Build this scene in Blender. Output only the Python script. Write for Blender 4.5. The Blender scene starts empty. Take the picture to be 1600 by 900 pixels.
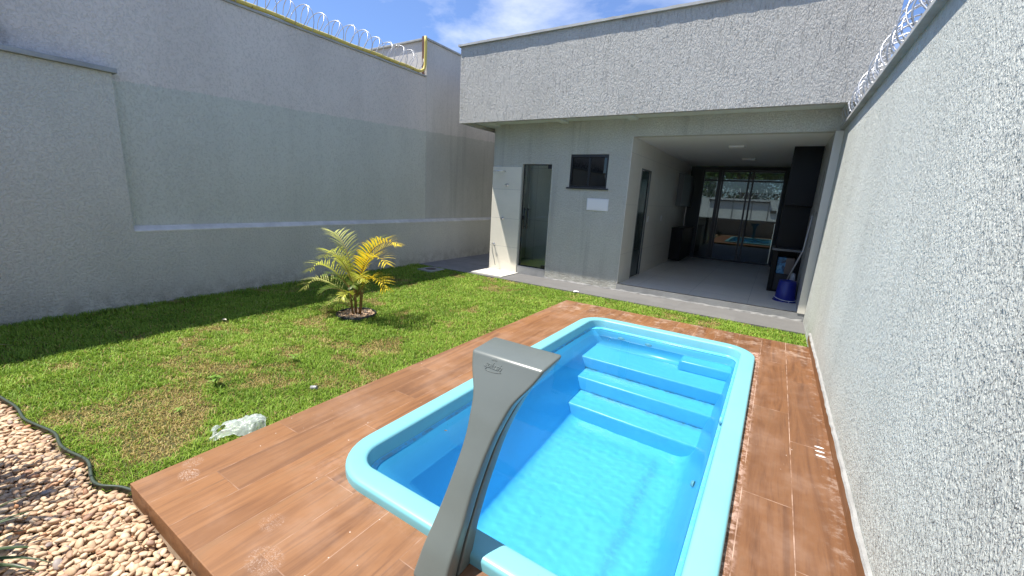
import bpy, bmesh, math, random
import numpy as np
from mathutils import Vector, Matrix, Quaternion
R = math.radians
scene = bpy.context.scene
col = scene.collection
rnd = random.Random(7)

# ------------------------------------------------------------------ camera
cd = bpy.data.cameras.new('camera'); cam = bpy.data.objects.new('camera', cd); col.objects.link(cam)
yaw, pitch, roll = 0.556292494, 0.220260192, 0.0562008131
f_ = Vector((-math.sin(yaw)*math.cos(pitch), math.cos(yaw)*math.cos(pitch), -math.sin(pitch)))
r_ = Vector((math.cos(yaw), math.sin(yaw), 0)); u_ = r_.cross(f_)
r2 = r_*math.cos(roll) + u_*math.sin(roll); u2 = -r_*math.sin(roll) + u_*math.cos(roll)
M = Matrix((r2, u2, -f_)).transposed().to_4x4(); M.translation = (0, 0, 1.65)
cam.matrix_world = M
cd.sensor_width = 36; cd.lens = 36*644.6/1600; cd.clip_start = 0.02; cd.clip_end = 2000
scene.camera = cam

# ------------------------------------------------------------------ sun and sky
SUN = Vector((-0.36, -0.23, 1.0)).normalized()
elev = math.asin(SUN.z); azim = math.atan2(SUN.x, SUN.y)
w = bpy.data.worlds.new('World'); scene.world = w; w.use_nodes = True
nt = w.node_tree; N = nt.nodes; Lk = nt.links; N.clear()
sky = N.new('ShaderNodeTexSky'); sky.sky_type = 'NISHITA'; sky.sun_disc = False
sky.sun_elevation = elev; sky.sun_rotation = azim
sky.altitude = 30; sky.air_density = 1.0; sky.dust_density = 0.6; sky.ozone_density = 2.0
tc = N.new('ShaderNodeTexCoord')
mp = N.new('ShaderNodeMapping'); mp.inputs['Scale'].default_value = (1.0, 1.6, 2.6); mp.inputs['Rotation'].default_value = (0.2, 0.1, 0.6)
n1 = N.new('ShaderNodeTexNoise'); n1.inputs['Scale'].default_value = 2.6; n1.inputs['Detail'].default_value = 9; n1.inputs['Roughness'].default_value = 0.58; n1.inputs['Distortion'].default_value = 0.35
cr = N.new('ShaderNodeValToRGB'); cr.color_ramp.elements[0].position = 0.47; cr.color_ramp.elements[1].position = 0.80
cr.color_ramp.elements[0].color = (0.06, 0.06, 0.06, 1); cr.color_ramp.elements[1].color = (0.95, 0.95, 0.95, 1)
mx = N.new('ShaderNodeMix'); mx.data_type = 'RGBA'; mx.inputs[7].default_value = (5.6, 5.9, 6.6, 1)
bg = N.new('ShaderNodeBackground'); bg.inputs['Strength'].default_value = 0.105
wo = N.new('ShaderNodeOutputWorld')
Lk.new(tc.outputs['Generated'], mp.inputs['Vector']); Lk.new(mp.outputs[0], n1.inputs['Vector']); Lk.new(n1.outputs['Fac'], cr.inputs[0])
Lk.new(cr.outputs[0], mx.inputs[0]); tn = N.new('ShaderNodeMix'); tn.data_type = 'RGBA'; tn.blend_type = 'MULTIPLY'; tn.inputs[0].default_value = 1; tn.inputs[7].default_value = (0.50, 0.67, 0.95, 1); Lk.new(sky.outputs[0], tn.inputs[6]); Lk.new(tn.outputs[2], mx.inputs[6]); Lk.new(mx.outputs[2], bg.inputs['Color']); Lk.new(bg.outputs[0], wo.inputs[0])
ld = bpy.data.lights.new('sun', 'SUN'); ld.energy = 4.5; ld.angle = R(0.53); ld.color = (1.0, 0.94, 0.85)
sun = bpy.data.objects.new('sun', ld); col.objects.link(sun); sun.rotation_euler = SUN.to_track_quat('Z', 'Y').to_euler(); sun.location = (-4, -3, 12)
scene.view_settings.view_transform = 'Standard'; scene.view_settings.look = 'None'
scene.view_settings.exposure = 0.98; scene.view_settings.gamma = 1.0; scene.view_settings.use_curve_mapping = False
cy = scene.cycles
cy.use_denoising = True; cy.max_bounces = 10; cy.diffuse_bounces = 4; cy.glossy_bounces = 4; cy.transmission_bounces = 8; cy.transparent_max_bounces = 12
cy.caustics_refractive = True; cy.caustics_reflective = False; cy.sample_clamp_indirect = 6.0
ld.cycles.is_caustics_light = True

# ------------------------------------------------------------------ helpers
def tag(o, label=None, cat=None, group=None, kind=None):
    if label: o['label'] = label
    if cat: o['category'] = cat
    if group: o['group'] = group
    if kind: o['kind'] = kind
    return o
def empty(name, loc, label, cat, group=None):
    o = bpy.data.objects.new(name, None); col.objects.link(o); o.location = loc; o.empty_display_size = 0.1
    return tag(o, label, cat, group)
def copy_tree(o, parent=None):
    c = o.copy(); col.objects.link(c); c.parent = parent
    for ch in o.children: copy_tree(ch, c)
    return c
class MB:
    """collects shapes; build() links them as ONE mesh object, its origin at the parent's place"""
    def __init__(s): s.v = []; s.f = []; s.m = []; s.sm = []
    def add(s, vs, fs, mi=0, smooth=False):
        b = len(s.v); s.v += [tuple(v) for v in vs]
        for f in fs: s.f.append([b+i for i in f]); s.m.append(mi); s.sm.append(smooth)
        return s
    def box(s, x0, x1, y0, y1, z0, z1, mi=0):
        vs = [(x, y, z) for z in (z0, z1) for y in (y0, y1) for x in (x0, x1)]
        return s.add(vs, [(0, 2, 3, 1), (4, 5, 7, 6), (0, 1, 5, 4), (1, 3, 7, 5), (3, 2, 6, 7), (2, 0, 4, 6)], mi)
    def tube(s, pts, rad, n=8, mi=0, cap=True):
        pts = [Vector(p) for p in pts]; rad = rad if isinstance(rad, (list, tuple)) else [rad]*len(pts)
        up = Vector((0.13, 0.21, 1)).normalized(); vs = []; fs = []
        t0 = (pts[1]-pts[0]).normalized(); a = t0.orthogonal().normalized()
        for i, p in enumerate(pts):
            t = (pts[min(i+1, len(pts)-1)]-pts[max(i-1, 0)]).normalized()
            a = (a - t*a.dot(t)); a = a.normalized() if a.length > 1e-6 else t.orthogonal().normalized()
            b = t.cross(a)
            for k in range(n):
                g = 2*math.pi*k/n; vs.append(p + (a*math.cos(g)+b*math.sin(g))*rad[i])
        for i in range(len(pts)-1):
            for k in range(n):
                fs.append((i*n+k, i*n+(k+1) % n, (i+1)*n+(k+1) % n, (i+1)*n+k))
        if cap: fs.append(tuple(reversed(range(n)))); fs.append(tuple(range((len(pts)-1)*n, len(pts)*n)))
        return s.add(vs, fs, mi, True)
    def lathe(s, prof, n=32, c=(0, 0, 0), mi=0, M4=None):
        vs = []; fs = []
        for r, z in prof:
            for k in range(n):
                g = 2*math.pi*k/n; v = Vector((r*math.cos(g), r*math.sin(g), z))
                if M4: v = M4 @ v
                vs.append(v + Vector(c))
        for i in range(len(prof)-1):
            for k in range(n): fs.append((i*n+k, i*n+(k+1) % n, (i+1)*n+(k+1) % n, (i+1)*n+k))
        return s.add(vs, fs, mi, True)
    def build(s, name, mats, parent=None, bevel=0, seg=2, auto=None):
        me = bpy.data.meshes.new(name)
        off = parent_origin(parent)
        me.from_pydata([(v[0]-off[0], v[1]-off[1], v[2]-off[2]) for v in s.v], [], s.f)
        mats = mats if isinstance(mats, (list, tuple)) else [mats]
        for m in mats: me.materials.append(m)
        me.polygons.foreach_set('material_index', s.m); me.polygons.foreach_set('use_smooth', s.sm); me.update()
        o = bpy.data.objects.new(name, me); col.objects.link(o); o.parent = parent
        if bevel:
            b = o.modifiers.new('bevel', 'BEVEL'); b.width = bevel; b.segments = seg; b.limit_method = 'ANGLE'; b.angle_limit = R(40)
        return o
def parent_origin(p):
    o = Vector((0, 0, 0))
    while p is not None: o += p.location; p = p.parent
    return o

# ------------------------------------------------------------------ materials
def mat(name, color=(0.5, 0.5, 0.5), rough=0.6, metal=0.0, spec=0.5):
    m = bpy.data.materials.new(name); m.use_nodes = True
    b = m.node_tree.nodes['Principled BSDF']
    b.inputs['Base Color'].default_value = (*color, 1); b.inputs['Roughness'].default_value = rough
    b.inputs['Metallic'].default_value = metal; b.inputs['Specular IOR Level'].default_value = spec
    return m, m.node_tree, b
class G:
    """tiny node-graph helper"""
    def __init__(s, t): s.t = t; s.n = t.nodes; s.l = t.links
    def pos(s, scale=(1, 1, 1), rot=(0, 0, 0), loc=(0, 0, 0)):
        g = s.n.new('ShaderNodeNewGeometry'); m = s.n.new('ShaderNodeMapping')
        m.inputs['Scale'].default_value = scale; m.inputs['Rotation'].default_value = rot; m.inputs['Location'].default_value = loc
        s.l.new(g.outputs['Position'], m.inputs['Vector']); return m.outputs[0]
    def noise(s, vec, scale=5, detail=4, rough=0.5, dist=0):
        n = s.n.new('ShaderNodeTexNoise'); s.l.new(vec, n.inputs['Vector'])
        n.inputs['Scale'].default_value = scale; n.inputs['Detail'].default_value = detail; n.inputs['Roughness'].default_value = rough; n.inputs['Distortion'].default_value = dist
        return n.outputs['Fac']
    def voro(s, vec, scale=5, feat='F1', rand=1.0, out='Distance'):
        n = s.n.new('ShaderNodeTexVoronoi'); n.feature = feat; s.l.new(vec, n.inputs['Vector']); n.inputs['Scale'].default_value = scale; n.inputs['Randomness'].default_value = rand
        return n.outputs[out]
    def ramp(s, fac, stops):
        r = s.n.new('ShaderNodeValToRGB'); e = r.color_ramp.elements
        while len(e) < len(stops): e.new(0.5)
        for i, (p, c) in enumerate(stops):
            e[i].position = p; e[i].color = (*c, 1) if isinstance(c, tuple) else (c, c, c, 1)
        s.l.new(fac, r.inputs[0]); return r.outputs[0]
    def m(s, op, a, b=None, c=None, clamp=False):
        n = s.n.new('ShaderNodeMath'); n.operation = op; n.use_clamp = clamp
        for i, x in enumerate((a, b, c)):
            if x is None: continue
            if isinstance(x, (int, float)): n.inputs[i].default_value = x
            else: s.l.new(x, n.inputs[i])
        return n.outputs[0]
    def mix(s, fac, a, b, blend='MIX'):
        n = s.n.new('ShaderNodeMix'); n.data_type = 'RGBA'; n.blend_type = blend
        for i, x in ((0, fac), (6, a), (7, b)):
            if isinstance(x, (int, float)): n.inputs[i].default_value = x
            elif isinstance(x, tuple): n.inputs[i].default_value = (*x, 1)
            else: s.l.new(x, n.inputs[i])
        return n.outputs[2]
    def sep(s, vec=None):
        if vec is None: vec = s.n.new('ShaderNodeNewGeometry').outputs['Position']
        n = s.n.new('ShaderNodeSeparateXYZ'); s.l.new(vec, n.inputs[0]); return n.outputs
    def rng(s, v, a, b, c=0.0, d=1.0, smooth=True):
        n = s.n.new('ShaderNodeMapRange'); n.interpolation_type = 'SMOOTHSTEP' if smooth else 'LINEAR'
        s.l.new(v, n.inputs[0])
        for i, x in enumerate((a, b, c, d)): n.inputs[i+1].default_value = x
        return n.outputs[0]
    def bump(s, h, strength=0.5, dist=0.01, prev=None):
        n = s.n.new('ShaderNodeBump'); n.inputs['Strength'].default_value = strength; n.inputs['Distance'].default_value = dist
        s.l.new(h, n.inputs['Height'])
        if prev is not None: s.l.new(prev, n.inputs['Normal'])
        return n.outputs[0]
    def attr(s, name):
        n = s.n.new('ShaderNodeAttribute'); n.attribute_name = name; return n.outputs['Fac']

def grafiato(name, color, hscale=90, vscale=36, strength=0.9, dist=0.006, dirt=0.12, color_up=None, line=None, smear=True, mould=False, streak=0.0, pits=0.30, groove=0.0):
    """scratched / worm-eaten render: ridges drawn out vertically"""
    m, t, b = mat(name, color, 0.85, spec=0.25); g = G(t)
    warp = g.noise(g.pos((1, 1, 1)), 6, 2)
    v = g.pos((hscale, hscale, vscale))
    a = g.noise(v, 1.0, 2.5, 0.55, 0.6)
    a2 = g.noise(g.pos((hscale*2.3, hscale*2.3, vscale*1.7), loc=(3, 1, 7)), 1.0, 2, 0.5, 0.3)
    h = g.m('ADD', g.m('MULTIPLY', g.rng(a, 0.36, 0.60), 0.8), g.m('MULTIPLY', a2, 0.45))
    patch = g.rng(g.noise(g.pos((1.2, 1.2, 0.8)), 1.3, 3), 0.30, 0.62, 0.80, 1.0)
    h = g.m('MULTIPLY', h, patch)
    gr = g.m('MULTIPLY', g.rng(g.noise(g.pos((hscale*0.55, hscale*0.55, vscale*0.22), loc=(9, 2, 4)), 1.0, 1.5, 0.5, 0.8), 0.60, 0.68), groove)
    h = g.m('SUBTRACT', h, g.m('MULTIPLY', gr, 0.9))
    nrm = g.bump(h, strength, dist)
    t.links.new(nrm, b.inputs['Normal'])
    big = g.noise(g.pos((0.8, 0.8, 0.35)), 1.7, 4, 0.6)
    fine = g.noise(g.pos((60, 60, 60)), 1.0, 3)
    c = g.mix(g.rng(big, 0.3, 0.7), color, tuple(x*(1-dirt) for x in color))
    if color_up is not None:
        z = g.sep()
        wob = g.m('MULTIPLY', g.m('SUBTRACT', g.noise(g.pos((3, 3, 3)), 2.2, 5, 0.65), 0.5), 0.10)
        ln = g.m('SUBTRACT', g.m('ADD', z[2], wob), g.m('MULTIPLY_ADD', z[1], line[1], line[0]))
        up = g.mix(g.rng(big, 0.3, 0.7), color_up, tuple(x*(1-dirt) for x in color_up))
        c = g.mix(g.rng(ln, -0.012, 0.012), c, up)
    if streak:
        st = g.noise(g.pos((5.0, 5.0, 0.22)), 1.0, 4, 0.6)
        c = g.mix(g.m('MULTIPLY', g.rng(st, 0.5, 0.72), streak), c, (0.10, 0.115, 0.11))
    # hollows coloured darker, standing in for relief shading the bump loses at distance
    c = g.mix(g.m('MULTIPLY', g.rng(h, 0.62, 0.12), pits), c, tuple(x*0.42 for x in color))
    c = g.mix(g.m('MULTIPLY', g.rng(fine, 0.55, 0.75), 0.10), c, (0.75, 0.76, 0.75))
    zz_ = g.sep()[2]
    c = g.mix(g.m('MULTIPLY', g.m('MULTIPLY', g.rng(zz_, 0.40, 0.03), g.rng(g.noise(g.pos(), 7, 5, 0.65), 0.35, 0.65)), 0.42), c, (0.20, 0.18, 0.14))
    if mould:
        p = g.sep()
        k = g.m('MULTIPLY', g.rng(p[1], 1.25, 0.85), g.rng(p[2], 3.25, 2.85))
        k = g.m('MULTIPLY', k, g.rng(g.noise(g.pos((1, 1, 1)), 9, 5, 0.7), 0.35, 0.6))
        c = g.mix(k, c, (0.02, 0.022, 0.028))
    t.links.new(c, b.inputs['Base Color'])
    return m

M_right = grafiato('plaster_pale', (0.605, 0.635, 0.595), 92, 50, 0.72, 0.008, 0.11, streak=0.07, pits=0.24, groove=1.0)
M_fascia = grafiato('plaster_fascia', (0.525, 0.515, 0.475), 74, 27, 0.9, 0.0095, 0.07, pits=0.14, groove=1.2, streak=0.13)
M_house = grafiato('plaster_house', (0.62, 0.62, 0.555), 60, 36, 0.9, 0.012, 0.10, streak=0.22, pits=0.2)
M_left = grafiato('plaster_left', (0.60, 0.595, 0.535), 45, 42, 0.7, 0.010, 0.10, pits=0.25)
M_tall = grafiato('plaster_tall', (0.57, 0.585, 0.525), 45, 36, 0.7, 0.010, 0.09, streak=0.05, color_up=(0.68, 0.635, 0.59), line=(2.64, 0.040), mould=True, pits=0.25)
M_neigh = grafiato('plaster_neighbour', (0.47, 0.475, 0.44), 60, 26, 0.4, 0.006, 0.14, color_up=(0.60, 0.575, 0.54), line=(2.64, 0.040), streak=0.18, pits=0.2)

def concrete(name, color, bump=0.3, scale=1.0, var=0.25, rough=0.85):
    m, t, b = mat(name, color, rough, spec=0.3); g = G(t)
    a = g.noise(g.pos(), 3.5*scale, 6, 0.65); c2 = g.noise(g.pos(), 60*scale, 4, 0.6)
    c = g.mix(g.rng(a, 0.3, 0.7), color, tuple(x*(1-var) for x in color))
    c = g.mix(g.m('MULTIPLY', g.rng(c2, 0.52, 0.75), 0.35), c, tuple(x*0.6 for x in color))
    t.links.new(c, b.inputs['Base Color']); t.links.new(g.bump(c2, bump, 0.004), b.inputs['Normal'])
    return m
M_coping = concrete('coping_mortar', (0.42, 0.43, 0.42), 0.5, 1.0, 0.25)
M_copeL = concrete('coping_painted', (0.36, 0.38, 0.385), 0.4)
M_soffit = concrete('soffit_paint', (0.62, 0.66, 0.62), 0.1, 0.6, 0.1)
M_sill = concrete('sill_render', (0.33, 0.335, 0.33), 1.0, 1.0, 0.25)
M_mortar = concrete('mortar_crumbs', (0.34, 0.34, 0.33), 1.0, 1.5, 0.3)
M_ceiling, _, _ = mat('ceiling_plaster', (0.74, 0.75, 0.74), 0.7)
M_white, _, _ = mat('white_plastic', (0.78, 0.79, 0.80), 0.35)
M_black, _, _ = mat('black_aluminium', (0.012, 0.013, 0.014), 0.3, 0.0)
M_dark, _, _ = mat('black_laminate', (0.007, 0.008, 0.009), 0.35, 0.0, 0.18)
M_cab, _, _ = mat('grey_laminate', (0.11, 0.115, 0.115), 0.4)
M_chrome, _, _ = mat('chrome', (0.65, 0.66, 0.68), 0.12, 1.0)
M_steel, _, _ = mat('galvanised_wire', (0.50, 0.51, 0.52), 0.38, 0.55)
M_blackrub, _, _ = mat('black_plastic_strip', (0.018, 0.022, 0.02), 0.45)
M_brown, _, _ = mat('rusty_brown_pipe', (0.12, 0.055, 0.035), 0.6)

def tiles(name, color, axes, size, off=(0, 0), grout=(0.3, 0.3, 0.3), gw=0.004, rough=0.3, var=0.08, cloud=0.12, bumpy=0.15):
    """plain rectangular tiles, joints straight in both directions"""
    m, t, b = mat(name, color, rough); g = G(t); p = g.sep()
    def cell(ax, s, o):
        u = g.m('DIVIDE', g.m('ADD', p[ax], o), s); fr = g.m('FRACT', u); fl = g.m('FLOOR', u)
        e = g.m('MULTIPLY', g.m('MINIMUM', fr, g.m('SUBTRACT', 1.0, fr)), s); return e, fl
    e1, f1 = cell(axes[0], size[0], off[0]); e2, f2 = cell(axes[1], size[1], off[1])
    e = g.m('MINIMUM', e1, e2)
    wn = t.nodes.new('ShaderNodeTexWhiteNoise'); wn.noise_dimensions = '2D'
    cx = t.nodes.new('ShaderNodeCombineXYZ'); t.links.new(f1, cx.inputs[0]); t.links.new(f2, cx.inputs[1]); t.links.new(cx.outputs[0], wn.inputs['Vector'])
    c = g.mix(wn.outputs['Value'], color, tuple(x*(1-var) for x in color))
    cl = g.noise(g.pos(), 2.3, 7, 0.62, 0.5)
    c = g.mix(g.m('MULTIPLY', g.rng(cl, 0.35, 0.7), cloud*3), c, tuple(x*0.72 for x in color))
    c = g.mix(g.rng(e, gw*0.5, gw*0.5+0.0015, 1.0, 0.0), c, grout)
    t.links.new(c, b.inputs['Base Color'])
    h = g.m('ADD', g.rng(e, 0, gw), g.m('MULTIPLY', g.noise(g.pos(), 90, 3), bumpy))
    t.links.new(g.bump(h, 0.3, 0.002), b.inputs['Normal'])
    t.links.new(g.rng(cl, 0.3, 0.7, rough, min(1, rough+0.15)), b.inputs['Roughness'])
    return m
M_paving = tiles('grey_paving', (0.155, 0.153, 0.150), (0, 1), (0.86, 0.37), (0.30, 0.02), (0.13, 0.13, 0.13), 0.007, 0.8, 0.14, 0.16, 0.6)
M_sidepav = tiles('dark_paving', (0.22, 0.22, 0.225), (0, 1), (0.6, 0.6), (0.1, 0.1), (0.12, 0.12, 0.12), 0.006, 0.7, 0.12, 0.2, 0.6)
M_pad = tiles('shower_pad_tile', (0.66, 0.64, 0.58), (0, 1), (0.9, 0.9), (0.06, 0.5), (0.4, 0.4, 0.38), 0.003, 0.5, 0.04, 0.08)
M_showtile = tiles('shower_wall_tile', (0.82, 0.775, 0.655), (0, 2), (0.9, 0.60), (0.05, 0.03), (0.38, 0.38, 0.35), 0.003, 0.35, 0.05, 0.10)
M_innerL = tiles('interior_wall_tile', (0.66, 0.64, 0.57), (1, 2), (0.9, 0.9), (0.05, 0.2), (0.36, 0.35, 0.33), 0.003, 0.30, 0.04, 0.02)
M_floor = tiles('interior_floor_tile', (0.74, 0.70, 0.63), (0, 1), (0.9, 0.9), (0.2, 0.1), (0.3, 0.29, 0.28), 0.003, 0.34, 0.04, 0.02)
M_bath = tiles('bathroom_tile', (0.80, 0.83, 0.79), (0, 2), (0.6, 1.2), (0.1, 0.1), (0.3, 0.3, 0.3), 0.003, 0.3)

def thin_glass(name, tint, rough=0.0, refl=1.0, ior=1.5):
    m = bpy.data.materials.new(name); m.use_nodes = True; t = m.node_tree; t.nodes.clear(); g = G(t)
    tr = t.nodes.new('ShaderNodeBsdfTransparent'); tr.inputs[0].default_value = (*tint, 1)
    gl = t.nodes.new('ShaderNodeBsdfGlossy'); gl.inputs['Roughness'].default_value = rough; gl.inputs[0].default_value = (0.95, 1, 0.98, 1)
    fr = t.nodes.new('ShaderNodeFresnel'); fr.inputs[0].default_value = ior
    mxs = t.nodes.new('ShaderNodeMixShader'); o = t.nodes.new('ShaderNodeOutputMaterial')
    t.links.new(g.m('MULTIPLY', fr.outputs[0], refl, clamp=True), mxs.inputs[0]); t.links.new(tr.outputs[0], mxs.inputs[1]); t.links.new(gl.outputs[0], mxs.inputs[2]); t.links.new(mxs.outputs[0], o.inputs[0])
    return m
M_glass_clear = thin_glass('clear_green_glass', (0.92, 0.95, 0.93), 0.0, 1.3)
M_glass_dark = thin_glass('smoked_glass', (0.38, 0.42, 0.41), 0, 1.5)
M_glass_win = thin_glass('dark_window_glass', (0.10, 0.11, 0.13), 0, 1.5)

# wood-look porcelain deck
def deck_mat(name, vertical=False):
    m, t, b = mat(name, (0.3, 0.15, 0.09), 0.55, spec=0.35); g = G(t); p = g.sep()
    W, Ln = 0.242, 1.24
    if vertical: u = g.m('ADD', p[1], 0.0); row = None
    ur = g.m('DIVIDE', g.m('ADD', p[0], 0.166 + 10*W), W) if not vertical else None
    if not vertical:
        fr = g.m('FRACT', ur); fl = g.m('FLOOR', ur); e1 = g.m('MULTIPLY', g.m('MINIMUM', fr, g.m('SUBTRACT', 1.0, fr)), W)
    else:
        fl = g.m('MULTIPLY', p[0], 0.0); e1 = None
    off = g.m('MULTIPLY', g.m('FRACT', g.m('MULTIPLY', fl, 0.37)), Ln)
    v = g.m('DIVIDE', g.m('ADD', g.m('ADD', p[1], off), 11.1), Ln); fv = g.m('FRACT', v); flv = g.m('FLOOR', v)
    e2 = g.m('MULTIPLY', g.m('MINIMUM', fv, g.m('SUBTRACT', 1.0, fv)), Ln)
    e = g.m('MINIMUM', e1, e2) if e1 is not None else e2
    wn = t.nodes.new('ShaderNodeTexWhiteNoise'); wn.noise_dimensions = '2D'
    cx = t.nodes.new('ShaderNodeCombineXYZ'); t.links.new(fl, cx.inputs[0]); t.links.new(flv, cx.inputs[1]); t.links.new(cx.outputs[0], wn.inputs['Vector'])
    # grain along y, different on each plank
    shift = t.nodes.new('ShaderNodeVectorMath'); shift.operation = 'SCALE'; t.links.new(wn.outputs['Color'], shift.inputs[0]); shift.inputs['Scale'].default_value = 20
    ad = t.nodes.new('ShaderNodeVectorMath'); ad.operation = 'ADD'; t.links.new(g.pos((11, 0.8, 11)), ad.inputs[0]); t.links.new(shift.outputs[0], ad.inputs[1])
    g1 = g.noise(ad.outputs[0], 1.0, 6, 0.62, 1.2)
    ad2 = t.nodes.new('ShaderNodeVectorMath'); ad2.operation = 'ADD'; t.links.new(g.pos((70, 3.2, 70)), ad2.inputs[0]); t.links.new(shift.outputs[0], ad2.inputs[1])
    g2 = g.noise(ad2.outputs[0], 1.0, 5, 0.6, 0.4)
    c = g.ramp(g1, [(0.24, (0.100, 0.042, 0.017)), (0.40, (0.175, 0.078, 0.031)), (0.56, (0.255, 0.120, 0.048)), (0.74, (0.185, 0.100, 0.047))])
    c = g.mix(g.m('MULTIPLY', g.rng(g2, 0.52, 0.72), 0.45), c, (0.095, 0.045, 0.026))
    c = g.mix(g.m('MULTIPLY', wn.outputs['Value'], 0.40), c, (0.155, 0.084, 0.047))
    # planks grow darker from left to right across the pool
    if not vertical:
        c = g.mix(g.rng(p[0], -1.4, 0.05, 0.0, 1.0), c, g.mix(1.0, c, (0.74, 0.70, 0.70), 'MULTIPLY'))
    # dust film, splashes of mortar
    d1 = g.noise(g.pos((1, 1, 1)), 2.6, 6, 0.62)
    c = g.mix(g.m('MULTIPLY', g.rng(d1, 0.45, 0.75), 0.22), c, (0.38, 0.27, 0.21))
    sp = g.voro(g.pos((1, 1, 1)), 17)
    spn = g.noise(g.pos((1, 1, 1)), 40, 2)
    spots = g.m('MULTIPLY', g.rng(g.m('ADD', sp, g.m('MULTIPLY', spn, 0.10)), 0.115, 0.085), g.rng(g.noise(g.pos((1, 1, 1), loc=(5, 2, 0)), 1.6, 2), 0.50, 0.58))
    c = g.mix(g.m('MULTIPLY', spots, 0.85), c, (0.72, 0.64, 0.57))
    if not vertical:
        def spot(cx_, cy_, rx, ry, nz, lo, hi):
            a = g.m('POWER', g.m('DIVIDE', g.m('SUBTRACT', p[0], cx_), rx), 2.0); bb = g.m('POWER', g.m('DIVIDE', g.m('SUBTRACT', p[1], cy_), ry), 2.0)
            k = g.rng(g.m('SQRT', g.m('ADD', a, bb)), 1.0, 0.75)
            return g.m('MULTIPLY', k, g.rng(nz, lo, hi))
        nz = g.noise(g.pos((1, 1, 1)), 75, 2, 0.5, 1.5)
        nz2 = g.noise(g.pos((1, 1, 1)), 110, 2, 0.5, 2.0)
        for (a, b2, rx, ry, k) in ((-2.528, 0.80, 0.055, 0.055, 0.6), (-2.43, 0.745, 0.065, 0.05, 0.95), (-1.76, 0.825, 0.07, 0.06, 0.4), (-1.58, 0.70, 0.10, 0.075, 0.5)):
            c = g.mix(g.m('MULTIPLY', spot(a, b2, rx, ry, nz2, 0.50, 0.66), k*0.5), c, (0.62, 0.54, 0.48))
        for yy in (3.27, 3.21, 3.15):
            c = g.mix(spot(0.487, yy, 0.030, 0.011, nz, 0.2, 0.3), c, (0.8, 0.79, 0.77))
        # mortar smears following the pool rim and the wall
        dx = g.m('MAXIMUM', g.m('SUBTRACT', -1.945, p[0]), g.m('SUBTRACT', p[0], 0.038)); dy = g.m('MAXIMUM', g.m('SUBTRACT', 1.175, p[1]), g.m('SUBTRACT', p[1], 5.10))
        dr = g.m('MAXIMUM', dx, dy)
        right = g.rng(p[0], -0.3, 0.05, 0.12, 1.0)
        sm = g.m('MULTIPLY', g.rng(dr, 0.07, 0.005), g.rng(g.noise(g.pos((1, 1, 1)), 26, 5, 0.7), 0.44, 0.62)); sm = g.m('MULTIPLY', sm, right)
        c = g.mix(g.m('MULTIPLY', sm, 0.8), c, (0.48, 0.33, 0.27))
        sw = g.m('MULTIPLY', g.rng(p[0], 0.42, 0.53), g.rng(g.noise(g.pos((1, 1, 1)), 14, 5, 0.7), 0.50, 0.66))
        c = g.mix(g.m('MULTIPLY', sw, 0.28), c, (0.50, 0.42, 0.36))
        far = g.m('MULTIPLY', g.rng(p[1], 4.9, 5.5), g.rng(g.noise(g.pos((1, 1, 1)), 7, 6, 0.7), 0.48, 0.68))
        c = g.mix(g.m('MULTIPLY', far, 0.5), c, (0.46, 0.35, 0.28))
    jn = g.noise(g.pos((1, 1, 1)), 9, 3)
    jf = g.m('MULTIPLY', g.rng(p[0], -0.3, 0.0, 0.42, 0.9), g.rng(g.noise(g.pos((1, 1, 1)), 3.3, 3), 0.35, 0.6, 0.45, 1.0))
    jf = g.m('MAXIMUM', jf, g.rng(p[1], 4.6, 5.2, 0.0, 0.75))
    gcol = g.mix(g.rng(jn, 0.4, 0.6), (0.44, 0.31, 0.24), (0.20, 0.11, 0.065))
    c = g.mix(g.m('MULTIPLY', g.rng(e, 0.0016, 0.0030, 1.0, 0.0), jf), c, gcol)
    t.links.new(c, b.inputs['Base Color'])
    h = g.m('ADD', g.m('MULTIPLY', g.rng(e, 0.0, 0.004), 1.0), g.m('MULTIPLY', g2, 0.5))
    t.links.new(g.bump(h, 0.35, 0.002), b.inputs['Normal'])
    t.links.new(g.rng(d1, 0.3, 0.7, 0.45, 0.75), b.inputs['Roughness'])
    return m
M_deck = deck_mat('wood_look_tile'); M_deckv = deck_mat('wood_look_skirting', True)

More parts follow.
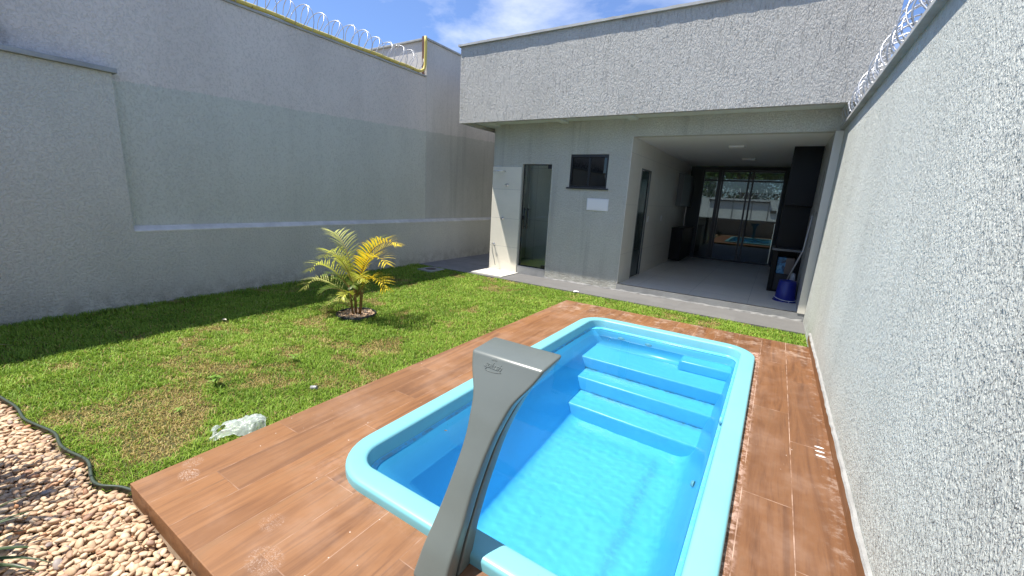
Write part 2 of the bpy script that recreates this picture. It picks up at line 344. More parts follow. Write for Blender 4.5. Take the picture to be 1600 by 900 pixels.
# pool gelcoat
def gel(name, color, rough=0.25, stains=False, specks=True):
    m, t, b = mat(name, color, rough); g = G(t)
    n = g.noise(g.pos(), 2.2, 5, 0.6)
    c = g.mix(g.rng(n, 0.3, 0.7), color, tuple(x*0.93 for x in color))
    if specks:
        v = g.voro(g.pos(), 16); k = g.m('MULTIPLY', g.rng(v, 0.07, 0.05), g.rng(g.noise(g.pos(loc=(4, 0, 0)), 5, 2), 0.56, 0.62))
        c = g.mix(g.m('MULTIPLY', k, 0.5), c, (0.05, 0.12, 0.16))
    if stains:
        p = g.sep()
        k0 = g.m('MULTIPLY', g.rng(g.m('ABSOLUTE', g.m('SUBTRACT', p[2], 0.050)), 0.012, 0.0), g.rng(g.noise(g.pos(), 9, 5, 0.7), 0.40, 0.62)); c = g.mix(g.m('MULTIPLY', k0, 0.6), c, (0.16, 0.24, 0.24))
        # a tide line of fine silt near the right and far edges of the floor and along the step
        wv = g.m('MULTIPLY', g.m('SUBTRACT', g.noise(g.pos(), 3.2, 5, 0.65), 0.5), 0.16)
        lx = g.m('ABSOLUTE', g.m('ADD', g.m('ADD', p[0], 0.545), wv))
        ly = g.m('ABSOLUTE', g.m('ADD', g.m('SUBTRACT', p[1], 3.33), wv))
        inx = g.rng(p[1], 3.42, 3.30); iny = g.m('MULTIPLY', g.rng(p[0], -0.50, -0.60), g.rng(p[0], -1.5, -1.2))
        k = g.m('MAXIMUM', g.m('MULTIPLY', g.rng(lx, 0.075, 0.0), inx), g.m('MULTIPLY', g.m('MULTIPLY', g.rng(ly, 0.05, 0.0), iny), 0.45))
        k = g.m('MULTIPLY', k, g.rng(p[2], -0.93, -0.97)); k = g.m('MULTIPLY', k, g.rng(g.noise(g.pos(), 22, 5, 0.7), 0.25, 0.6))
        c = g.mix(g.m('MULTIPLY', k, 0.75), c, (0.07, 0.36, 0.50))
        # silt in the step corners
        for (yy, zz) in ((3.86, -0.79), (4.17, -0.57)):
            q = g.m('MULTIPLY', g.rng(g.m('ABSOLUTE', g.m('SUBTRACT', p[1], yy)), 0.07, 0.0), g.rng(g.m('ABSOLUTE', g.m('SUBTRACT', p[2], zz)), 0.05, 0.0))
            q = g.m('MULTIPLY', q, g.rng(g.noise(g.pos(), 12, 5, 0.7), 0.35, 0.65)); c = g.mix(g.m('MULTIPLY', q, 0.75), c, (0.10, 0.25, 0.30))
    t.links.new(c, b.inputs['Base Color'])
    return m
M_rim = gel('pool_rim_gelcoat', (0.185, 0.485, 0.555), 0.34)
M_basin = gel('pool_basin_gelcoat', (0.095, 0.55, 0.90), 0.3, True)

def water_mat():
    m = bpy.data.materials.new('pool_water'); m.use_nodes = True; t = m.node_tree; t.nodes.clear()
    o = t.nodes.new('ShaderNodeOutputMaterial'); gl = t.nodes.new('ShaderNodeBsdfGlass')
    gl.inputs['Color'].default_value = (0.93, 0.99, 1.0, 1); gl.inputs['Roughness'].default_value = 0.0; gl.inputs['IOR'].default_value = 1.333
    t.links.new(gl.outputs[0], o.inputs[0]); return m
M_water = water_mat()

# ground covers
def soil_mat():
    m, t, b = mat('lawn_soil', (0.1, 0.1, 0.04), 0.95, spec=0.1); g = G(t)
    a = g.noise(g.pos(), 1.5, 6, 0.65); f = g.noise(g.pos(), 120, 3)
    c = g.ramp(a, [(0.35, (0.045, 0.075, 0.018)), (0.6, (0.13, 0.105, 0.05))]); c = g.mix(g.m('MULTIPLY', f, 0.6), c, (0.03, 0.035, 0.012))
    t.links.new(c, b.inputs['Base Color']); t.links.new(g.bump(f, 1.0, 0.01), b.inputs['Normal']); return m
M_soil = soil_mat()
M_ground = concrete('bare_ground', (0.20, 0.17, 0.13), 0.6, 0.5, 0.3, 0.95)
M_pebbed = concrete('pebble_bed', (0.26, 0.19, 0.13), 1.0, 3, 0.4, 0.95)
def grass_mat():
    m, t, b = mat('grass_blades', (0.06, 0.14, 0.015), 0.55, spec=0.25); g = G(t)
    r = g.attr('rnd'); dry = g.attr('dry'); tip = g.attr('tip')
    green = g.ramp(r, [(0.0, (0.070, 0.165, 0.012)), (0.4, (0.175, 0.320, 0.024)), (0.75, (0.31, 0.46, 0.055)), (1.0, (0.42, 0.50, 0.11))])
    brown = g.ramp(r, [(0.0, (0.22, 0.13, 0.04)), (0.6, (0.46, 0.32, 0.13)), (1.0, (0.62, 0.50, 0.24))])
    c = g.mix(dry, green, brown)
    c = g.mix(g.m('MULTIPLY', tip, 0.35), c, (0.42, 0.54, 0.10))
    t.links.new(c, b.inputs['Base Color'])
    b.inputs['Subsurface Weight'].default_value = 0.0
    tl = t.nodes.new('ShaderNodeBsdfTranslucent'); t.links.new(c, tl.inputs[0]); ms = t.nodes.new('ShaderNodeMixShader'); ms.inputs[0].default_value = 0.25
    out = t.nodes['Material Output']; t.links.new(b.outputs[0], ms.inputs[1]); t.links.new(tl.outputs[0], ms.inputs[2]); t.links.new(ms.outputs[0], out.inputs[0])
    return m
M_grass = grass_mat()
def pebble_mat():
    m, t, b = mat('river_pebbles', (0.5, 0.35, 0.22), 0.6, spec=0.35); g = G(t)
    r = g.attr('rnd')
    c = g.ramp(r, [(0.0, (0.30, 0.19, 0.12)), (0.12, (0.43, 0.29, 0.18)), (0.35, (0.52, 0.37, 0.23)), (0.62, (0.57, 0.42, 0.275)), (0.86, (0.62, 0.49, 0.34)), (0.93, (0.40, 0.19, 0.085)), (1.0, (0.30, 0.27, 0.25))])
    n = g.noise(g.pos(), 45, 4, 0.6); c = g.mix(g.m('MULTIPLY', g.rng(n, 0.45, 0.7), 0.3), c, (0.42, 0.26, 0.17))
    t.links.new(c, b.inputs['Base Color']); t.links.new(g.bump(g.noise(g.pos(), 160, 3), 0.25, 0.002), b.inputs['Normal'])
    return m
M_peb = pebble_mat()
def leafmat(name, color, color2, transl=0.3, rough=0.4):
    m, t, b = mat(name, color, rough, spec=0.3); g = G(t)
    n = g.noise(g.pos(), 18, 3); c = g.mix(g.rng(n, 0.3, 0.7), color, color2); t.links.new(c, b.inputs['Base Color'])
    tl = t.nodes.new('ShaderNodeBsdfTranslucent'); t.links.new(c, tl.inputs[0]); ms = t.nodes.new('ShaderNodeMixShader'); ms.inputs[0].default_value = transl
    out = t.nodes['Material Output']; t.links.new(b.outputs[0], ms.inputs[1]); t.links.new(tl.outputs[0], ms.inputs[2]); t.links.new(ms.outputs[0], out.inputs[0])
    return m
M_fgreen = leafmat('frond_green', (0.085, 0.15, 0.025), (0.17, 0.23, 0.04))
M_flime = leafmat('frond_lime', (0.42, 0.46, 0.05), (0.56, 0.56, 0.11))
M_fpale = leafmat('frond_pale', (0.58, 0.58, 0.22), (0.42, 0.46, 0.12))
M_fyel = leafmat('frond_yellow', (0.88, 0.60, 0.02), (0.78, 0.66, 0.06))
M_stem = leafmat('palm_stem', (0.16, 0.13, 0.045), (0.22, 0.12, 0.05), 0.05)
M_spike = leafmat('spiky_leaf', (0.025, 0.05, 0.018), (0.05, 0.08, 0.03), 0.08)
M_weed = leafmat('weed_leaf', (0.16, 0.30, 0.04), (0.24, 0.38, 0.08), 0.3)
M_tree = leafmat('tree_leaf', (0.05, 0.11, 0.02), (0.10, 0.17, 0.035), 0.25)
M_bark = concrete('bark', (0.13, 0.09, 0.06), 1.0, 4)

# ------------------------------------------------------------------ ground, lawn, paving, gravel base, deck
def sheet(name, poly, z, m, kind='structure', holes=None):
    me = bpy.data.meshes.new(name); bm = bmesh.new()
    vs = [bm.verts.new((x, y, z)) for x, y in poly]; bm.faces.new(vs); bm.normal_update()
    bmesh.ops.triangulate(bm, faces=bm.faces[:]); bm.to_mesh(me); bm.free(); me.materials.append(m)
    o = bpy.data.objects.new(name, me); col.objects.link(o)
    if kind: o['kind'] = kind
    return o
sheet('ground', [(-60, -60), (60, -60), (60, 90), (-60, 90)], -1.35, M_ground)
EDGE = [(-6.69, 0.20), (-5.6, 0.27), (-4.9, 0.315), (-4.51, 0.354), (-4.2, 0.40), (-3.98, 0.385), (-3.81, 0.42), (-3.6, 0.47), (-3.42, 0.445), (-3.284, 0.461), (-3.1, 0.505), (-2.95, 0.475), (-2.85, 0.46), (-2.774, 0.475), (-2.70, 0.53), (-2.60, 0.56)]
lawn_poly = EDGE + [(-2.584, 0.56), (-2.584, 5.80), (0.57, 5.80), (0.57, 6.72), (-6.69, 6.72)]
lb = MB()
def prism(mb, poly, z0, z1, mi=0):
    import mathutils
    tri = mathutils.geometry.tessellate_polygon([[Vector((x, y, 0)) for x, y in poly]])
    n = len(poly); vs = [(x, y, z1) for x, y in poly] + [(x, y, z0) for x, y in poly]
    fs = []
    for t in tri:
        a, b, c = [Vector((*poly[i], 0)) for i in t]
        fs.append(tuple(t) if (b-a).cross(c-a).z > 0 else tuple(reversed(t)))
    area = sum(poly[i][0]*poly[(i+1) % n][1]-poly[(i+1) % n][0]*poly[i][1] for i in range(n))
    for i in range(n):
        j = (i+1) % n; fs.append((i, n+i, n+j, j) if area > 0 else (j, n+j, n+i, i))
    mb.add(vs, fs, mi)
prism(lb, lawn_poly, -0.3, 0.0)
tag(lb.build('lawn_ground', M_soil), kind='structure')
gp = EDGE + [(-2.58, 0.545), (0.57, 0.545), (0.57, -3.0), (-6.69, -3.0)]
gb = MB(); prism(gb, gp, -0.3, -0.012)
tag(gb.build('gravel_ground', M_pebbed), kind='structure')
pv = MB(); pv.box(-5.26, 0.57, 6.72, 7.46, -0.3, 0.030)
tag(pv.build('paving_path', M_paving), kind='structure')
pv = MB(); pv.box(-6.69, -5.262, 6.72, 13.5, -0.3, 0.026)
tag(pv.build('side_path', M_sidepav), kind='structure')
pv = MB(); pv.box(-5.26, -4.50, 6.80, 7.45, 0.0, 0.046)
tag(pv.build('shower_floor', M_pad), kind='structure')

def rrect(x0, x1, y0, y1, r, n=10):
    pts = []
    for cx, cy, a0 in ((x1-r, y1-r, 0), (x0+r, y1-r, 90), (x0+r, y0+r, 180), (x1-r, y0+r, 270)):
        for k in range(n+1):
            a = R(a0 + 90*k/n); pts.append((cx+r*math.cos(a), cy+r*math.sin(a)))
    return pts
# deck: slab with a rounded hole under the rim
def build_deck():
    bm = bmesh.new(); x0, x1, y0, y1 = -2.584, 0.569, 0.545, 5.80
    outer = [(x0, y0), (x1, y0), (x1, y1), (x0, y1)]; inner = rrect(-1.88, -0.03, 1.24, 5.03, 0.2)
    ed = []
    for loop in (outer, inner):
        vs = [bm.verts.new((x, y, 0.1)) for x, y in loop]
        ed += [bm.edges.new((vs[i], vs[(i+1) % len(vs)])) for i in range(len(vs))]
    bmesh.ops.triangle_fill(bm, edges=ed, use_beauty=True)
    for f in bm.faces:
        if f.normal.z < 0: f.normal_flip()
    r = bmesh.ops.extrude_face_region(bm, geom=bm.faces[:])
    for v in [g for g in r['geom'] if isinstance(g, bmesh.types.BMVert)]: v.co.z = -0.3
    bmesh.ops.recalc_face_normals(bm, faces=bm.faces[:])
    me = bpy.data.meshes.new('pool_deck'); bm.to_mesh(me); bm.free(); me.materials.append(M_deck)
    o = bpy.data.objects.new('pool_deck', me); col.objects.link(o); o['kind'] = 'structure'
    b = o.modifiers.new('bevel', 'BEVEL'); b.width = 0.004; b.segments = 2; b.limit_method = 'ANGLE'
build_deck()
sk = empty('skirting', (0.56, 3.0, 0.1), 'wood-look tile skirting strip with pale mortar top edge running along the foot of the pale right wall', 'skirting')
b = MB()
for k, (a, c) in enumerate(((0.0, 0.93), (0.932, 1.86), (1.862, 3.09), (3.092, 4.33), (4.332, 5.18), (5.182, 6.08))): b.box(0.548+0.0012*(k % 2), 0.5675, a, c, 0.1005, 0.188-0.003*(k % 2))
b.build('tile_strip', M_deckv, sk, 0.0015)
b = MB(); ys = np.linspace(0.0, 6.1, 90); 
vs = []; fs = []
for i, y in enumerate(ys):
    j = rnd.uniform(-0.003, 0.004); vs += [(0.546+j, y, 0.1885), (0.5685, y, 0.1885), (0.5685, y, 0.203+j), (0.553+j, y, 0.199+j)]
for i in range(len(ys)-1):
    for k in range(4): fs.append((i*4+k, i*4+(k+1) % 4, (i+1)*4+(k+1) % 4, (i+1)*4+k))
b.add(vs, fs); b.build('mortar_edge', M_mortar, sk)

# ------------------------------------------------------------------ walls
bw = empty('boundary_wall', (-6.75, 1.0, 0), 'grey-green rendered garden wall on the left with a long low ledge and a capped taller end', 'wall')
b = MB(); b.box(-6.785, -6.69, 1.83, 13.5, -0.3, 0.95); b.box(-6.785, -6.69, -3.0, 1.83, -0.3, 2.76); b.build('wall', M_left, bw)
b = MB(); b.add([(x, y, z) for y in (1.832, 13.49) for x, z in ((-6.686, 0.951), (-6.686, 0.966), (-6.788, 1.022), (-6.788, 0.951))], [(0, 1, 5, 4), (1, 2, 6, 5), (2, 3, 7, 6), (3, 0, 4, 7), (3, 2, 1, 0), (4, 5, 6, 7)]); b.build('ledge_top', concrete('ledge_skylit_tone', (0.74, 0.72, 0.66), 0.3), bw)  # ledge top coloured paler than the wall, skylight put into its colour
b = MB(); b.box(-6.784, -6.64, -3.0, 1.87, 2.762, 2.815); b.build('coping', M_copeL, bw, 0.006)
nw = empty('neighbour_wall', (-6.9, 2.0, 0), 'tall grey plaster wall on the left, lilac above a wavy paint line and blue-grey below', 'wall')
b = MB(); b.box(-7.0, -6.79, -3.0, 7.0, -0.3, 4.0); b.build('wall', M_tall, nw)
b = MB(); b.box(-7.03, -6.765, -3.0, 6.985, 4.001, 4.035); b.build('coping', M_coping, nw, 0.005)
nb = empty('neighbour_building', (-8.5, 9, 0), 'neighbour building with water-stained pale plaster, taller than the garden wall and beside the house', 'building')
b = MB(); b.box(-13.0, -6.79, 7.003, 15.0, -0.3, 4.72); b.build('wall', M_neigh, nb)
b = MB(); b.box(-13.05, -6.755, 6.955, 15.05, 4.721, 4.76); b.build('coping', M_coping, nb, 0.006)
rw = empty('boundary_wall', (0.7, 3, 0), 'pale rough textured wall close on the right, sunlit, with a thin overhanging cap', 'wall')
b = MB(); b.box(0.57, 0.78, -3.0, 14.5, -0.3, 2.78); b.build('wall', M_right, rw)
b = MB(); b.box(0.518, 0.83, -3.0, 14.5, 2.781, 2.825); b.build('coping', M_coping, rw, 0.006)
# back boundary behind the camera (the yard is enclosed)
bk = empty('boundary_wall', (-3, -3.1, 0), 'grey rendered wall closing the yard behind the viewpoint', 'wall')
b = MB(); b.box(-6.69, 0.57, -3.2, -3.0, -0.3, 2.6); b.build('wall', M_left, bk)

# ------------------------------------------------------------------ house
H = empty('house', (-2.4, 7.45, 0.03), 'low grey rendered house with a deep pale parapet over a dark open living room', 'house')
Y0, Y1 = 7.45, 7.60
b = MB()
xs = [-5.26, -4.535, -3.870, -3.480, -2.735, -2.330]
b.box(-5.26, -4.535, Y0, Y1, 0.0, 3.055)
b.box(-4.535, -3.870, Y0, Y1, 2.285, 3.055)
b.box(-3.870, -3.480, Y0, Y1, 0.0, 3.055)
b.box(-3.480, -2.735, Y0, Y1, 0.0, 1.868); b.box(-3.480, -2.735, Y0, Y1, 2.468, 3.055)
b.box(-2.735, -2.345, Y0, Y1, 0.0, 3.055)
b.box(-2.345, 0.569, Y0, Y1, 2.760, 3.055)
b.box(-5.26, -5.11, Y1, 7.85, 0.0, 3.055); b.box(-5.26, -5.11, 8.6, 13.4, 0.0, 3.055); b.box(-5.26, -5.11, 7.85, 8.6, 0.0, 1.72); b.box(-5.26, -5.11, 7.85, 8.6, 2.70, 3.055)  # unseen side opening added to let sky light into the bathroom
b.build('wall', M_house, H)
b = MB(); b.box(-4.533, -3.872, Y0-0.004, Y1, 0.0, 0.198)
b.build('sill', M_sill, H)
b = MB(); b.box(-2.345, 0.568, Y0-0.006, Y1+0.1, 0.0, 0.150); b.build('threshold', M_sill, H)
# crumbling mortar foot along the wall
b = MB(); vs = []; fs = []; K = 70
for i in range(K+1):
    x = -3.87 + (4.42)*i/K; a = 0.006+rnd.random()*0.014; h = 0.012+rnd.random()*0.022
    vs += [(x, Y0-0.004-a, 0.0305), (x, Y0-0.007-a*0.4, 0.03+h*0.6), (x, Y0-0.0065, 0.03+h)]
for i in range(K):
    for k in range(2): fs.append((i*3+k, (i+1)*3+k, (i+1)*3+k+1, i*3+k+1))
b.add(vs, fs); b.build('mortar_foot', M_mortar, H)
b = MB(); b.box(-5.262, -4.552, Y0-0.012, Y0-0.001, 0.047, 2.225); b.build('tile_panel', M_showtile, H, 0.001)
# overhanging parapet volume, soffit, ribs, cap
b = MB(); b.box(-5.69, 0.80, 6.80, 6.90, 3.0, 4.385); b.box(-5.69, -5.59, 6.90, 13.5, 3.0, 4.385); b.box(0.70, 0.80, 6.90, 13.5, 3.0, 4.385); b.box(-5.59, 0.70, 13.4, 13.5, 3.0, 4.385)
b.build('parapet', M_fascia, H)
b = MB(); b.box(-5.588, 0.698, 6.902, 13.398, 3.057, 3.20); b.build('soffit', M_soffit, H)
for x in (-5.25, -3.72, -2.42, 0.50):
    b = MB(); b.box(x, x+0.14, 6.902, 7.448, 3.020, 3.056); b.build('soffit_rib', M_soffit, H, 0.004)
b = MB(); 
vs = []; fs = []; K = 60
for i in range(K+1):
    x = -5.73 + 6.57*i/K; j = rnd.uniform(-0.003, 0.003); q = rnd.uniform(-0.005, 0.005)
    vs += [(x, 6.755+j, 4.386), (x, 6.94, 4.386), (x, 6.94, 4.43+q), (x, 6.757+j, 4.422+q)]
for i in range(K):
    for k in range(4): fs.append((i*4+k, i*4+(k+1) % 4, (i+1)*4+(k+1) % 4, (i+1)*4+k))
fs += [(0, 1, 2, 3), (K*4+3, K*4+2, K*4+1, K*4)]
b.add(vs, fs); b.box(-5.73, -5.55, 6.941, 13.54, 4.386, 4.424)
b.build('coping', M_coping, H)
# interior
b = MB(); b.box(-2.345, 0.50, Y1+0.1, 13.4, 0.0, 0.155); b.box(-2.343, 0.50, Y0+0.03, Y1+0.098, 0.1505, 0.155); b.build('floor', M_floor, H)
b = MB(); b.box(-2.47, 0.57, Y1, 13.2, 2.762, 2.80); b.build('ceiling', M_ceiling, H)
b = MB(); b.box(-2.47, -2.331, Y1+0.001, 8.19, 0.155, 2.761); b.box(-2.47, -2.331, 8.88, 13.2, 0.155, 2.761); b.box(-2.47, -2.331, 8.19, 8.88, 2.29, 2.761); b.box(-2.343, -2.331, Y0-0.003, Y1, 0.155, 2.759); b.build('interior_wall', M_innerL, H)
b = MB(); b.box(0.475, 0.568, Y0-0.012, 13.2, 0.152, 2.7595); b.build('interior_wall', tiles('right_wall_tile', (0.42, 0.42, 0.40), (1, 2), (0.9, 0.9), (0.3, 0.2), (0.3, 0.3, 0.3), 0.003, 0.25), H)
b = MB(); b.box(0.472, 0.5685, Y0-0.016, Y0-0.0125, 0.152, 2.7595); b.build('jamb_tile', mat('pale_jamb_tile', (0.70, 0.67, 0.58), 0.5)[0], H)
b = MB(); b.box(-2.33, 0.474, Y0+0.005, Y0+0.028, 0.151, 0.158); b.build('track', M_black, H)
# rooms behind the left wall (dark behind glass)
b = MB(); b.box(-5.11, -3.2, 8.75, 8.8, 0.15, 2.761); b.box(-3.2, -3.15, Y1, 8.8, 0.15, 2.761); b.build('bathroom_wall', M_bath, H)
b = MB(); b.box(-5.11, -2.47, Y1, 13.2, 0.05, 0.15); b.build('floor', M_floor, H)
b = MB(); b.box(-5.11, -2.47, Y1, 13.2, 2.762, 2.80); b.build('ceiling', M_ceiling, H)
# door to the bathroom from the yard
D = empty('tmp', (0, 0, 0), None, None); bpy.data.objects.remove(D)
b = MB(); b.box(-4.530, -4.513, 7.50, 7.53, 0.199, 2.284); b.box(-4.530, -3.874, 7.50, 7.53, 2.268, 2.2845); b.box(-4.512, -3.874, 7.50, 7.53, 0.1985, 0.212); b.box(-3.884, -3.873, 7.50, 7.53, 0.2125, 2.267)
dr = b.build('door', M_black, H)
b = MB(); b.box(-4.509, -3.886, 7.510, 7.518, 0.215, 2.265); b.build('pane', M_glass_clear, dr)
b = MB()
for x in (-4.445, -4.36):
    b.tube([(x, 7.46, 0.99), (x, 7.46, 1.42)], 0.011, 10); 
    for z in (1.03, 1.38): b.tube([(x, 7.46, z), (x, 7.51, z)], 0.008, 8)
b.build('handle', M_black, dr)
for nm, bb in (('lock', (-4.515, -4.46, 7.490, 7.509, 1.17, 1.25)), ('hinge', (-3.98, -3.886, 7.490, 7.509, 2.20, 2.266)), ('hinge', (-3.99, -3.886, 7.490, 7.509, 0.214, 0.27))):
    b = MB(); b.box(*bb); b.build(nm, M_black, dr)
# window
b = MB(); x0, x1, z0, z1 = -3.478, -2.737, 1.870, 2.466
b.box(x0, x1, 7.455, 7.53, z1-0.05, z1); b.box(x0, x1, 7.455, 7.53, z0, z0+0.03); b.box(x0, x0+0.03, 7.455, 7.53, z0+0.03, z1-0.05); b.box(x1-0.03, x1, 7.455, 7.53, z0+0.03, z1-0.05)
b.box(-3.125, -3.085, 7.47, 7.52, z0+0.03, z1-0.05)
wi = b.build('window', M_black, H, 0.002)
b = MB(); b.box(x0+0.03, x1-0.03, 7.49, 7.496, z0+0.03, z1-0.05); b.build('pane', M_glass_win, wi)
b = MB(); b.box(-3.52, -2.69, 7.415, 7.50, 1.838, 1.866); b.build('sill', mat('dark_granite_sill', (0.03, 0.032, 0.035), 0.35)[0], wi, 0.003)
b = MB(); b.box(-3.475, -2.74, 7.56, 7.57, 1.868, 2.468); b.build('dark_backing', mat('dark_room', (0.02, 0.022, 0.03), 0.6)[0], wi)  # dark sheet behind the pane stands in for the unlit room
# sliding glass panel door in the interior left wall
b = MB(); b.box(-2.335, -2.323, 8.19, 8.215, 0.156, 2.289); b.box(-2.335, -2.323, 8.84, 8.878, 0.156, 2.289); b.box(-2.335, -2.323, 8.216, 8.84, 2.262, 2.289)
d2 = b.build('door', M_cab, H)
b = MB(); b.box(-2.36, -2.352, 8.216, 8.839, 0.157, 2.261); b.build('pane', mat('dark_green_glass', (0.035, 0.05, 0.05), 0.1)[0], d2)
for yy in (9.02, 10.2):
    b = MB(); b.box(-2.332, -2.324, yy, yy+0.08, 1.26, 1.38); b.build('switch_plate', M_white, H)
# far wall with sliding glass doors
b = MB(); b.box(-2.33, -2.0, 13.2, 13.35, 0.156, 2.761); b.box(0.0, 0.475, 13.2, 13.35, 0.156, 2.761); b.box(-2.0, 0.0, 13.2, 13.35, 2.66, 2.761); b.build('interior_wall', mat('dark_teal_paint', (0.03, 0.04, 0.04), 0.6)[0], H)
b = MB()
for x in (-2.0, -1.50, -0.86, -0.76, -0.04): b.box(x, x+0.045, 13.22, 13.28, 0.157, 2.659)
b.box(-1.60, -1.51, 13.21, 13.30, 0.157, 2.659)
for z in (0.157, 2.36, 2.61): b.box(-1.95, -0.045, 13.225, 13.275, z, z+0.045)
sd = b.build('sliding_door', M_black, H)
b = MB(); b.box(-1.98, -0.02, 13.245, 13.251, 0.16, 2.655); b.build('pane', M_glass_dark, sd)
b = MB()
for z in (0.9, 1.5): b.tube([(-0.72, 13.19, 0.9), (-0.72, 13.19, 1.5)], 0.01, 8); b.tube([(-0.72, 13.19, z), (-0.72, 13.23, z)], 0.007, 6)
b.build('handle', M_black, sd)

# things inside
for i, (x, y, lab) in enumerate(((-0.85, 8.96, 'white square ceiling light nearer to the open front of the living room'), (-0.78, 11.2, 'white square ceiling light deeper inside the living room'))):
    L = empty('ceiling_light', (x, y, 2.762), lab, 'ceiling light', 'square ceiling lights in the living room')
    b = MB(); b.box(x-0.13, x+0.13, y-0.13, y+0.13, 2.735, 2.7615); b.build('frame', M_white, L, 0.004)
    b = MB(); b.box(x-0.115, x+0.115, y-0.115, y+0.115, 2.728, 2.7345); b.build('diffuser', M_ceiling, L, 0.002)
kc = empty('kitchen_cabinet', (-2.15, 11.2, 0.155), 'row of dark base units with grey wall cupboards above, far left inside the living room', 'cabinet')
b = MB(); b.box(-2.33, -2.05, 11.6, 13.15, 0.2, 1.02); b.build('base_unit', M_dark, kc, 0.003)
b = MB(); b.box(-2.33, -2.02, 11.58, 13.17, 1.021, 1.055); b.build('worktop', M_dark, kc, 0.003)
b = MB()
for k in range(2):
    b = MB(); b.box(-2.33, -2.20, 11.6+k*0.77, 12.36+k*0.77, 1.62, 2.45); b.build('wall_cupboard', M_cab, kc, 0.003)
bq = empty('barbecue', (0.26, 9.3, 0.155), 'tall black barbecue block with grey edged counter at the right inside the room', 'barbecue')
b = MB(); b.box(0.045, 0.473, 9.05, 9.75, 1.75, 2.7605); b.box(0.045, 0.473, 9.30, 9.75, 0.97, 1.749); b.build('hood', M_dark, bq, 0.003)
b = MB(); b.box(0.0, 0.473, 9.02, 9.76, 0.93, 0.969); b.build('counter', mat('grey_granite_edge', (0.12, 0.125, 0.13), 0.3)[0], bq, 0.003)
b = MB(); b.box(0.03, 0.11, 9.10, 9.75, 0.156, 0.929); b.box(0.40, 0.473, 9.10, 9.75, 0.156, 0.929); b.box(0.11, 0.40, 9.60, 9.75, 0.156, 0.929); b.box(0.111, 0.399, 9.1, 9.599, 0.156, 0.20); b.build('base', M_dark, bq, 0.003)
def reflection_mat():
    m, t, b_ = mat('painted_reflection', (0.2, 0.2, 0.2), 0.4); g = G(t); p = g.sep()
    n = g.noise(g.pos(), 9, 4, 0.6, 0.6)
    c = g.ramp(n, [(0.35, (0.03, 0.05, 0.08)), (0.5, (0.06, 0.24, 0.42)), (0.62, (0.20, 0.42, 0.55))])  # blue mottle painted for the pool reflected in the glossy base
    c = g.mix(g.rng(p[0], 0.25, 0.255), c, (0.17, 0.13, 0.10)); t.links.new(c, b_.inputs['Base Color']); return m
bx = empty('reflection_box', (0.24, 9.3, 0.2), 'carton with a painted blue pool reflection and a brown face, below the barbecue counter', 'box')  # added block that carries the painted pool reflection
b = MB(); b.box(0.125, 0.385, 9.16, 9.5, 0.50, 0.80); b.build('cuboid', reflection_mat(), bx, 0.004)
b = MB(); b.box(0.112, 0.398, 9.12, 9.55, 0.2005, 0.499); b.build('lower_cuboid', mat('dark_cuboid', (0.03, 0.028, 0.026), 0.6)[0], bx, 0.004)
# bucket, upside down
M_blue, _, _ = mat('blue_plastic', (0.010, 0.018, 0.20), 0.32)
BX, BY, BZ = 0.315, 8.30, 0.1555
bu = empty('bucket', (BX, BY, BZ), 'blue plastic bucket turned upside down on the tiled floor beside the right jamb', 'bucket')
b = MB(); b.lathe([(0.175, 0.0), (0.178, 0.012), (0.165, 0.014), (0.162, 0.05), (0.150, 0.052), (0.128, 0.33), (0.126, 0.342), (0.118, 0.350), (0.08, 0.350), (0.076, 0.343), (0.0, 0.343)], 36, (BX, BY, BZ)); b.build('body', M_blue, bu)
b = MB(); pts = []
for k in range(25):
    a = R(180+180*k/24+20); pts.append((BX+0.182*math.cos(a), BY+0.182*math.sin(a), BZ+0.075-0.045*math.sin(math.pi*k/24)))
b.tube(pts, 0.0045, 8); b.tube([pts[12], (pts[12][0], pts[12][1]-0.004, BZ+0.004)], 0.004, 6); b.build('handle', M_white, bu)
mp_ = empty('mop', (0.36, 8.55, BZ), 'string mop with a long pale handle leaning on the right wall behind the bucket', 'mop')
b = MB(); b.tube([(0.30, 8.52, BZ+0.32), (0.44, 8.42, 1.02), (0.463, 8.36, 1.60)], 0.0125, 10); b.build('pole', mat('pale_painted_handle', (0.42, 0.41, 0.40), 0.5)[0], mp_)
b = MB()
for k in range(60):
    a = rnd.uniform(0, 6.28); q = rnd.uniform(0.03, 0.11); x = 0.385+q*0.5*math.cos(a); y = 8.55+q*math.sin(a)
    b.tube([(0.36, 8.53, BZ+0.46), (0.36+(x-0.36)*0.7, 8.53+(y-8.53)*0.7, BZ+0.40+rnd.uniform(-0.03, 0.05)), (x, y, BZ+0.22), (x+rnd.uniform(-0.02, 0.02), y+rnd.uniform(-0.02, 0.02), BZ+0.004)], 0.005, 5)
b.build('mop_head', mat('grey_mop_string', (0.42, 0.42, 0.42), 0.9)[0], mp_)

# plain white cover plate on the facade, shower fittings
pl = empty('cover_panel', (-2.86, 7.44, 1.46), 'blank white rectangular cover plate on the grey facade under the small window', 'cover plate')
b = MB(); b.box(-3.072, -2.653, 7.432, 7.4485, 1.462, 1.680); b.build('frame', M_white, pl, 0.003)
b = MB(); b.box(-3.052, -2.673, 7.428, 7.4315, 1.482, 1.660); b.build('lid', mat('white_lid', (0.84, 0.84, 0.83), 0.4)[0], pl, 0.002)
sh = empty('shower_head', (-5.03, 7.438, 2.13), 'flat chrome shower arm and head high on the pale tiled panel', 'shower')
b = MB(); b.tube([(-4.94, 7.437, 2.135), (-4.96, 7.40, 2.14), (-5.05, 7.28, 2.13)], 0.010, 8); b.build('arm', M_chrome, sh)
b = MB(); b.lathe([(0.0, 0.012), (0.055, 0.010), (0.06, 0.0), (0.055, -0.006), (0, -0.006)], 20, (-5.06, 7.26, 2.12)); b.build('head', M_chrome, sh)
